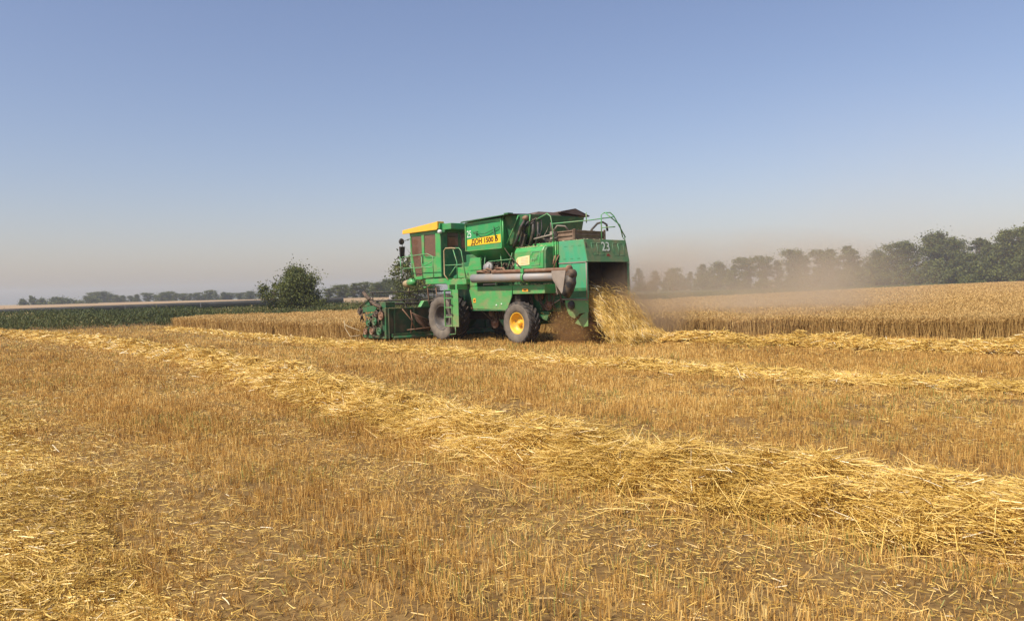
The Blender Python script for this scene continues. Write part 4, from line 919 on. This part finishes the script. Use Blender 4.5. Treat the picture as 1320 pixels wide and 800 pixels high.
b.tube([(3.68, 1.6, 2.68), (2.62, 1.6, 2.66)], r_, 6); b.tube([(3.45, 1.6, 2.3), (3.05, 1.6, 2.62)], r_, 6)
b.build('platform_rail', M['handrail'], C)
b = MB()   # the rail that wraps the cab
b.tube([(7.0, .8, 2.4), (7.02, 1.25, 3.02), (6.7, 1.45, 3.12), (4.95, 1.5, 3.16), (4.6, 1.5, 3.05), (4.55, 1.5, 2.2)], r_, 6)
b.tube([(6.98, 1.2, 2.62), (6.7, 1.42, 2.68), (4.6, 1.5, 2.66)], r_, 6)
for x in (6.85, 6.1, 5.4): b.tube([(x, 1.40, 2.22), (x, 1.45, 3.13)], r_, 6)
b.tube([(5.4, 1.46, 2.68), (4.65, 1.5, 2.85)], r_, 6)
b.build('cab_rail', M['handrail'], C)

# --- cab
cab = empty('cab', (0, 0, 0), 0, C)
cw, zc0, zc1 = 0.92, 2.26, 4.08
bl = [(4.9, 2.30), (6.55, 2.24), (6.92, 3.9), (6.95, zc1), (4.9, zc1)]
def slab(poly_out, holes, y0_, y1_, name, m_):
    """frame made of bars between outline and window openings: built as strips"""
    b = MB()
    for q in poly_out: b.prism(q, y0_, y1_)
    return b.build(name, m_, cab, .008)
for sg in (1, -1):
    a_, c_ = sg*(cw-.05), sg*cw
    # rear post, lower door, mid post, top rail, front post, lower front
    slab([[(4.9, 2.30), (5.22, 2.30), (5.22, zc1), (4.9, zc1)], [(5.22, 2.30), (6.12, 2.27), (6.12, 2.36), (5.98, 3.13), (5.22, 3.08)], [(5.98, 3.13), (6.12, 2.38), (6.14, 3.95), (5.97, 3.95)], [(5.22, 3.93), (6.93, 3.93), (6.95, zc1), (5.22, zc1)],
          [(6.56, 2.24), (6.70, 2.30), (6.93, 3.3), (6.93, 3.93), (6.86, 3.93), (6.84, 3.3)], [(6.12, 2.25), (6.58, 2.24), (6.60, 2.36), (6.12, 2.38)]], None, a_, c_, 'side_wall', M['green'])
    b = MB(); b.prism([(5.22, 3.08), (5.98, 3.13), (5.975, 3.93), (5.22, 3.93)], sg*(cw-.035), sg*(cw-.025)); b.build('window', M['glass'], cab)
    b = MB(); b.prism([(6.12, 2.38), (6.60, 2.36), (6.84, 3.3), (6.86, 3.93), (6.14, 3.93)], sg*(cw-.035), sg*(cw-.025)); b.build('window', M['glass'], cab)
    b = MB(); b.tube([(6.05, sg*(cw+.03), 2.85), (6.05, sg*(cw+.03), 3.2)], .014, 6); b.tube([(5.3, sg*(cw+.01), 3.04), (5.9, sg*(cw+.01), 3.09)], .01, 6); b.build('door_handle', M['black'], cab)
b = MB()   # rear wall round its two windows
b.box(4.86, 4.9, -cw, cw, 2.3, 3.38); b.box(4.86, 4.9, -cw, cw, 3.98, zc1)
for ya, yb in ((cw, .62), (.10, -.02), (-.62, -cw)): b.box(4.86, 4.9, ya, yb, 3.38, 3.98)
b.build('rear_wall', M['green_dark'], cab, .006)
for ya, yb in ((.62, .10), (-.02, -.62)):
    b = MB(); b.box(4.875, 4.885, ya, yb, 3.38, 3.98); b.build('rear_window', M['glass'], cab)
b = MB(); b.box(4.855, 4.70, -.85, .85, 3.96, 4.05); b.build('rear_shade', M['green_dark'], cab)
b = MB(); b.hexa([(6.60, -.86, 2.36), (6.62, -.86, 2.36), (6.62, .86, 2.36), (6.60, .86, 2.36)], [(6.92, -.86, 3.93), (6.94, -.86, 3.93), (6.94, .86, 3.93), (6.92, .86, 3.93)]); b.build('windscreen', M['glass'], cab)
b = MB(); b.box(4.92, 6.55, -.85, .85, 2.24, 2.30); b.build('floor', M['green_dark'], cab)
b = MB(); b.box(5.2, 5.65, -.25, .25, 2.75, 2.87); b.box(5.08, 5.2, -.25, .25, 2.8, 3.5); b.box(5.3, 5.5, -.1, .1, 2.3, 2.75); b.build('seat', M['cab_inside'], cab, .03)
b = MB(); b.box(4.93, 4.97, -.84, -.64, 2.5, 3.9); b.box(5.0, 6.7, -.85, -.83, 2.3, 3.05); b.box(4.95, 6.9, -.84, .84, 3.94, 3.98); b.build('lining', M['cab_inside'], cab)
b = MB(); b.lathe([(.16, .0), (.18, .012), (.2, 0), (.18, -.012), (.16, 0)], (6.15, 0, 3.1), 20, axis='z'); b.tube([(6.15, 0, 3.1), (6.35, 0, 2.3)], .03, 8); b.build('steering_wheel', M['black'], cab)
b = MB(); b.hexa([(4.86, -.98, zc1), (7.0, -.98, zc1), (7.0, .98, zc1), (4.86, .98, zc1)], [(4.86, -.95, 4.30), (7.0, -.95, 4.16), (7.0, .95, 4.16), (4.86, .95, 4.30)])
b.box(4.3, 4.855, -.85, .85, 4.04, 4.27); roof = b.build('roof', M['tank'], cab, .02)
b = MB(); b.hexa([(4.95, .985, 4.06), (7.30, .985, 4.06), (7.30, 1.03, 4.06), (4.95, 1.03, 4.06)], [(4.95, .96, 4.36), (7.30, .96, 4.21), (7.30, 1.02, 4.21), (4.95, 1.02, 4.36)])
b.hexa([(7.01, -1.03, 4.08), (7.35, -1.03, 4.10), (7.35, .984, 4.10), (7.01, .984, 4.08)], [(7.01, -1.0, 4.22), (7.35, -1.0, 4.2), (7.35, .96, 4.2), (7.01, .96, 4.22)])
b.hexa([(4.95, -1.03, 4.06), (7.0, -1.03, 4.06), (7.0, -.985, 4.06), (4.95, -.985, 4.06)], [(4.95, -1.02, 4.36), (7.0, -1.02, 4.22), (7.0, -.96, 4.22), (4.95, -.96, 4.36)])
b.box(4.90, 4.948, .72, 1.03, 4.10, 4.37)
b.build('visor', M['yellow'], roof, .012)
b = MB(); b.lathe([(0, -.09), (.06, -.07), (.085, 0), (.085, .04), (0, .04)], (4.86, .95, 3.98), 16, axis='x'); b.build('work_lamp', M['lamp'], cab)
b = MB(); b.tube([(6.9, .92, 3.85), (7.05, 1.2, 3.75), (7.05, 1.22, 3.2)], .014, 6); b.lathe([(0, .04), (.10, .04), (.13, 0), (.10, -.04), (0, -.04)], (7.08, 1.22, 3.75), 16, axis='x')
b.hexa([(7.05, 1.12, 3.08), (7.10, 1.12, 3.08), (7.10, 1.30, 3.08), (7.05, 1.30, 3.08)], [(7.02, 1.10, 3.55), (7.12, 1.10, 3.55), (7.12, 1.32, 3.55), (7.02, 1.32, 3.55)]); b.build('mirror', M['black'], cab, .02)
b = MB(); b.lathe([(0, .24), (.12, .2), (.16, .05), (.16, -.05), (.12, -.2), (0, -.24)], (6.7, 1.05, 2.14), 14, axis='x'); b.build('fire_extinguisher', M['green'], C)
b = MB(); b.lathe([(0, .22), (.12, .2), (.15, .05), (.15, -.05), (.12, -.2), (0, -.22)], (7.05, 1.0, 2.1), 12, axis='x'); b.tube([(7.0, 1.0, 2.0), (7.0, 1.0, 1.75)], .03, 6); b.build('straw_wrapped_drum', M['handrail_tan'], C)

# --- feeder house and header
b = MB(); b.hexa([(4.0, -.65, 1.2), (5.3, -.65, .25), (5.3, .65, .25), (4.0, .65, 1.2)], [(4.1, -.65, 2.0), (5.3, -.65, 1.0), (5.3, .65, 1.0), (4.1, .65, 2.0)]); b.build('feeder_house', M['green_dark'], C, .02)
hd = empty('header', (0, 0, 0), 0, C)
b = MB(); b.box(5.36, 5.42, -2.95, 2.95, .28, 1.14); b.box(5.42, 6.9, -2.95, 2.95, .14, .19); b.build('back_sheet', M['header_dark'], hd, .008)
b = MB(); b.box(5.30, 5.40, -2.98, 2.98, 1.142, 1.20); b.box(5.25, 5.355, -2.9, 2.9, .14, .27); b.tube([(5.28, 2.85, .12), (5.28, -2.85, .12)], .07, 8)
for y_ in (2.75, 1.9, 1.15, -1.5, -2.5): b.box(5.30, 5.355, y_-.03, y_+.03, .28, 1.14)
b.build('back_frame', M['header_green'], hd, .006)
b = MB()
for k in range(6):
    o_ = k*.085; b.tube([(5.30, 2.02-o_*.5, 1.0-o_*.7), (5.27, 1.62-o_*.3, .82-o_*.95), (5.30, 1.05, .62-o_*.9)], .019, 6)
b.tube([(5.25, 2.45, 1.15), (5.22, 2.1, .75), (5.2, 1.95, .35)], .022, 6); b.tube([(5.25, 2.1, 1.1), (5.22, 2.05, .75), (5.25, 2.12, .25)], .022, 6)
b.tube([(5.2, 2.3, .38), (5.2, .9, .44)], .022, 6); b.tube([(5.2, 1.0, .3), (5.15, .9, .75)], .03, 6)
b.build('spare_spring_rods', M['rust'], hd)
b = MB(); b.prismx([(1.62, 1.2), (1.52, 1.34), (1.45, 1.43), (1.34, 1.43), (1.25, 1.34), (1.18, 1.2)], 5.3, 5.5); b.build('top_bracket', M['green'], hd, .02)
b = MB(); b.tube([(6.05, -2.9, .5), (6.05, 2.9, .5)], .15, 12)
for sgn, a0, a1 in ((1, -2.85, -.5), (-1, .5, 2.85)):
    for k in range(60):
        t_ = k/60; t2_ = (k+1)/60; y_a = a0+(a1-a0)*t_; y_b = a0+(a1-a0)*t2_; A_ = sgn*t_*6.283*5; B_ = sgn*t2_*6.283*5
        b.add([(6.05+.14*math.cos(A_), y_a, .5+.14*math.sin(A_)), (6.05+.29*math.cos(A_), y_a, .5+.29*math.sin(A_)), (6.05+.29*math.cos(B_), y_b, .5+.29*math.sin(B_)), (6.05+.14*math.cos(B_), y_b, .5+.14*math.sin(B_))], [(0, 1, 2, 3)])
b.build('header_auger', M['grime'], hd)
for sg in (1, -1):
    b = MB(); b.prism([(5.3, .10), (7.0, .10), (7.25, .16), (6.65, .75), (6.3, 1.15), (5.75, 1.2), (5.3, 1.2)], sg*2.96, sg*3.0); b.build('side_shield', M['header_dark'], hd, .008)
    b = MB(); b.tube([(7.15, sg*3.0, .14), (6.1, sg*3.03, 1.25)], .03, 6); b.box(5.35, 5.42, sg*3.0, sg*3.10, .15, 1.2); b.box(5.35, 7.0, sg*3.0, sg*3.06, .10, .17)
    b.prism([(5.36, .2), (5.5, .25), (5.44, 1.18), (5.36, 1.18)], sg*3.0, sg*3.05); b.prism([(6.45, .2), (7.1, .12), (6.6, .62)], sg*3.0, sg*3.04)
    b.build('shield_frame', M['header_green'], hd)
    b = MB()
    b.tube([(5.75, sg*3.02, 1.2), (6.2, sg*3.05, 1.35), (6.7, sg*3.05, 1.62), (6.95, sg*3.05, 1.8)], .07, 8); b.build('reel_arm', M['grime'], hd)
b = MB(); b.prism([(6.9, 1.05), (6.1, 1.08), (5.95, 1.2), (6.2, 1.3), (6.95, 1.22)], 3.06, 3.12); b.prism([(6.9, 1.25), (6.45, 1.3), (6.6, 1.6)], 3.07, 3.10); b.prism([(6.95, .95), (6.4, .85), (6.2, 1.05)], 3.06, 3.09)
b.box(5.9, 5.5, 2.6, 3.0, 1.21, 1.42); b.tube([(5.55, 2.7, 1.42), (5.3, 2.4, 1.40), (5.25, 2.3, 1.3)], .02, 6)
b.build('drive_cover', M['header_green'], hd, .02)
for x, z, r__, m_ in ((6.75, .33, .15, 'rust'), (6.30, .35, .16, 'rust'), (5.78, .36, .19, 'header_green'), (6.52, .66, .16, 'header_green'), (6.08, .72, .19, 'header_green'), (5.95, 1.0, .15, 'grime'), (5.62, .92, .19, 'rust'), (7.15, 1.1, .14, 'grime')):
    r__ *= .78; b = MB(); b.lathe([(0, .03), (r__*.25, .05), (r__*.3, .0), (r__*.55, 0), (r__*.8, .03), (r__, .04), (r__, -.03), (0, -.03)], (x, 3.13, z), 18); b.build('pulley', M[m_], hd)
b = MB()
for pa, pb in (((6.75, .48), (6.08, .91)), ((6.3, .2), (5.78, .18)), ((5.62, 1.1), (6.08, .9)), ((6.3, .5), (6.52, .5)), ((5.8, .55), (5.75, .95)), ((7.15, 1.24), (6.3, 1.6)), ((7.2, .98), (6.9, .9)), ((7.0, 1.0), (7.1, .7)), ((6.95, .7), (6.6, .72))):
    b.tube([(pa[0], 3.14, pa[1]), (pb[0], 3.14, pb[1])], .02, 5)
for k in range(22):
    x = random.uniform(5.6, 7.1); z = random.uniform(.35, 1.2)*(1 if x < 6.5 else .8)+(.25 if x > 6.8 else 0); b.tube([(x, 3.05, z), (x+random.uniform(-.2, .2), 3.12, z+random.uniform(-.25, .25)), (x+random.uniform(-.2, .2), 3.08, z+random.uniform(-.25, .25))], random.uniform(.012, .03), 5)
b.tube([(7.1, 3.1, 1.3), (7.25, 3.05, 1.0), (7.1, 3.0, .75)], .03, 6); b.box(6.95, 7.3, 3.0, 3.1, 1.0, 1.2)
b.build('belts_and_levers', M['grime'], hd)
b = MB(); b.tube([(7.25, 3.1, .18), (7.8, 3.2, .12), (8.1, 3.25, .45), (8.15, 3.25, .75)], .018, 6); b.tube([(8.12, 3.25, .6), (7.9, 3.2, .5), (7.2, 3.1, .35)], .018, 6); b.build('crop_divider', M['handrail_tan'], hd)
reel = empty('reel', (6.75, 0, 1.42), 0, hd)
def part_in(b, name, m_): 
    o = b.build(name, m_, hd); return o
b = MB(); cx_, cz_ = 6.72, 1.33
b.tube([(cx_, -2.85, cz_), (cx_, 2.9, cz_)], .045, 10)
for k in range(5):
    a_ = math.pi/2+k*2*math.pi/5; X_, Z_ = cx_+.45*math.cos(a_), cz_+.45*math.sin(a_)
    b.tube([(X_, -2.85, Z_), (X_, 2.9, Z_)], .027, 6)
    for j in range(20):
        yy = -2.8+j*.295; b.tube([(X_, yy, Z_), (X_-.04, yy, Z_-.22)], .0045, 3)
    for yy in (-2.8, -1.4, 0, 1.4, 2.8): b.tube([(cx_, yy, cz_), (X_, yy, Z_)], .02, 5)
b.build('reel_bats', M['black'], hd)
bpy.data.objects.remove(reel)
b = MB(); b.tube([(5.6, 1.0, 1.2), (5.7, 1.0, 1.95), (5.5, .95, 2.05)], .03, 6); b.tube([(5.2, .9, 1.4), (5.3, .9, 1.9)], .02, 6); b.build('hydraulic_hose', M['rust'], C)

# ------------------------------------------------------------------ straw pouring out, chaff and dust
Mw = C.matrix_world.copy() if False else Matrix.Translation(ORIGIN) @ Matrix.Rotation(RZ, 4, 'Z')
def to_world(P):
    A = np.array(Mw)[:3, :3]; return P@A.T+np.array(ORIGIN)
n = 46000; t = rng.random(n)**0.8; ly = (rng.random(n)*2-1)*(.86-.12*t)
arc_x = -2.30-1.50*t-0.0*t+rng.normal(size=n)*.10*(0.5+1.2*t); arc_z = 1.46-.30*t-1.12*t**1.5+rng.normal(size=n)*(.07+.16*(rng.random(n) < .25))+.22*(vnoise(ly*2, t*3, 2.2, 91)-.5)
lowx = rng.random(n) < .15      # the straw already fallen, heaped below
arc_x[lowx] = -3.45-.75*rng.random(lowx.sum()); arc_z[lowx] = rng.random(lowx.sum())**1.5*.42
gap = vnoise(ly*1.0, t*0.6, 4.5, 93)+.5*vnoise(ly, t, 11, 94); ok = (arc_z > .02) & ((gap > .56) | (rng.random(len(t)) < .25)); L_ = np.stack([arc_x, ly, arc_z], 1)[ok]; tt = t[ok]; n = len(L_)
dr = np.stack([-1.15-.0*tt+rng.normal(size=n)*.55, rng.normal(size=n)*.55, -.35-1.3*tt+rng.normal(size=n)*.45], 1); dr /= np.linalg.norm(dr, axis=1)[:, None]
Ls = .10+.40*rng.random(n)**1.8
PW = to_world(L_-dr*(Ls/2)[:, None]); DW = dr@np.array(Mw)[:3, :3].T; PW[:, 2] = np.maximum(PW[:, 2], .02)
tn = np.clip(.50+.20*rng.normal(size=n)+.6*(vnoise(L_[:, 1], L_[:, 0], 4, 92)-.5), 0, 1)
o = arr_obj('falling_straw', straws(PW, DW, Ls, .0075*(.7+.6*rng.random(n)), .3), 6, straw_m, tint=tn, faces=CURL_F)
tag(o, 'golden straw pouring out of the open rear hood of the harvester', 'straw', kind='stuff')
n = 9000; t = rng.random(n); L_ = np.stack([-.9-1.7*t+rng.normal(size=n)*.30, (rng.random(n)*2-1)*.95, np.maximum(.03, 1.15-1.05*t**1.2+rng.normal(size=n)*.25)], 1)
D = rng.normal(size=(n, 3)); D /= np.linalg.norm(D, axis=1)[:, None]
o = arr_obj('flying_chaff', straws(to_world(L_), D, .015+.05*rng.random(n)**2, .010+0*t), 4, straw_m, tint=np.clip(.4+.25*rng.normal(size=n), 0, 1))
tag(o, 'fine chaff blown out beneath the harvester behind its rear wheel', 'chaff', kind='stuff')

def dust(name, loc, rz, radii, density, col, label, nscale, power=1.2, lo=0.35, hi=0.75, anis=0.2, floor=None):
    b = MB(); v = []; fs = []; nu, nv = 20, 12
    prof = [(max(1e-3, math.sin(math.pi*i/nv)), -math.cos(math.pi*i/nv)) for i in range(nv+1)]
    b.lathe(prof, (0, 0, 0), nu, axis='z')
    Mt = bpy.data.materials.new(name); Mt.use_nodes = True; N = Mt.node_tree; L = N.links; N.nodes.remove(N.nodes['Principled BSDF'])
    pv = N.nodes.new('ShaderNodeVolumePrincipled'); pv.inputs['Color'].default_value = (*col, 1); pv.inputs['Anisotropy'].default_value = anis
    tc = N.nodes.new('ShaderNodeTexCoord'); ln = N.nodes.new('ShaderNodeVectorMath'); ln.operation = 'LENGTH'; L.new(tc.outputs['Object'], ln.inputs[0])
    fall = N.nodes.new('ShaderNodeMapRange'); fall.inputs['From Min'].default_value = 1.0; fall.inputs['From Max'].default_value = 0.0; L.new(ln.outputs['Value'], fall.inputs['Value'])
    pw = N.nodes.new('ShaderNodeMath'); pw.operation = 'POWER'; pw.inputs[1].default_value = power; L.new(fall.outputs[0], pw.inputs[0])
    geo = N.nodes.new('ShaderNodeNewGeometry'); no = N.nodes.new('ShaderNodeTexNoise'); no.inputs['Scale'].default_value = nscale; no.inputs['Detail'].default_value = 3; L.new(geo.outputs['Position'], no.inputs['Vector'])
    nr = N.nodes.new('ShaderNodeMapRange'); nr.inputs['From Min'].default_value = lo; nr.inputs['From Max'].default_value = hi; L.new(no.outputs[0], nr.inputs['Value'])
    m1 = N.nodes.new('ShaderNodeMath'); m1.operation = 'MULTIPLY'; L.new(pw.outputs[0], m1.inputs[0]); L.new(nr.outputs[0], m1.inputs[1])
    m2 = N.nodes.new('ShaderNodeMath'); m2.operation = 'MULTIPLY'; m2.inputs[1].default_value = density; L.new(m1.outputs[0], m2.inputs[0]); L.new(m2.outputs[0], pv.inputs['Density'])
    L.new(pv.outputs[0], N.nodes['Material Output'].inputs['Volume'])
    o = b.build(name, Mt); o.location = loc; o.rotation_euler = (0, 0, rz); o.scale = radii; tag(o, label, 'dust', kind='stuff'); return o
def lw(x, y, z): return tuple(Mw @ Vector((x, y, z)))
dust('dust_cloud', lw(-1.9, .15, .55), RZ, (1.3, 1.25, 1.0), 7.0, (.56, .34, .16), 'thick brown chaff dust beneath the tail of the harvester', 1.6, .8)
dust('dust_cloud', lw(-2.9, -1.2, 1.2), RZ, (2.1, 2.1, 1.5), 1.4, (.66, .50, .34), 'brown dust hanging round the open rear hood and falling straw', .9, 1.0)
dust('dust_cloud', (10.5, 34, 1.3), R(55), (14, 7.5, 2.9), .34, (.82, .70, .52), 'low tan dust cloud drifting over the wheat behind the harvester', .28, 1.0)
dust('dust_cloud', (30, 56, 6.5), R(45), (30, 15, 9.5), .011, (.88, .82, .74), 'tall thin dust haze rising towards the right windbreak', .09, 1.0)

# ------------------------------------------------------------------ air haze
b = MB(); b.box(-900, 1100, -60, 1400, -1.2, 26)
hm = bpy.data.materials.new('haze'); hm.use_nodes = True; N = hm.node_tree; N.nodes.remove(N.nodes['Principled BSDF'])
pv = N.nodes.new('ShaderNodeVolumePrincipled'); pv.inputs['Color'].default_value = (.76, .84, .96, 1); pv.inputs['Density'].default_value = 0.0004; pv.inputs['Anisotropy'].default_value = 0.1
N.links.new(pv.outputs[0], N.nodes['Material Output'].inputs['Volume'])
hz = b.build('haze', hm); tag(hz, kind='stuff')
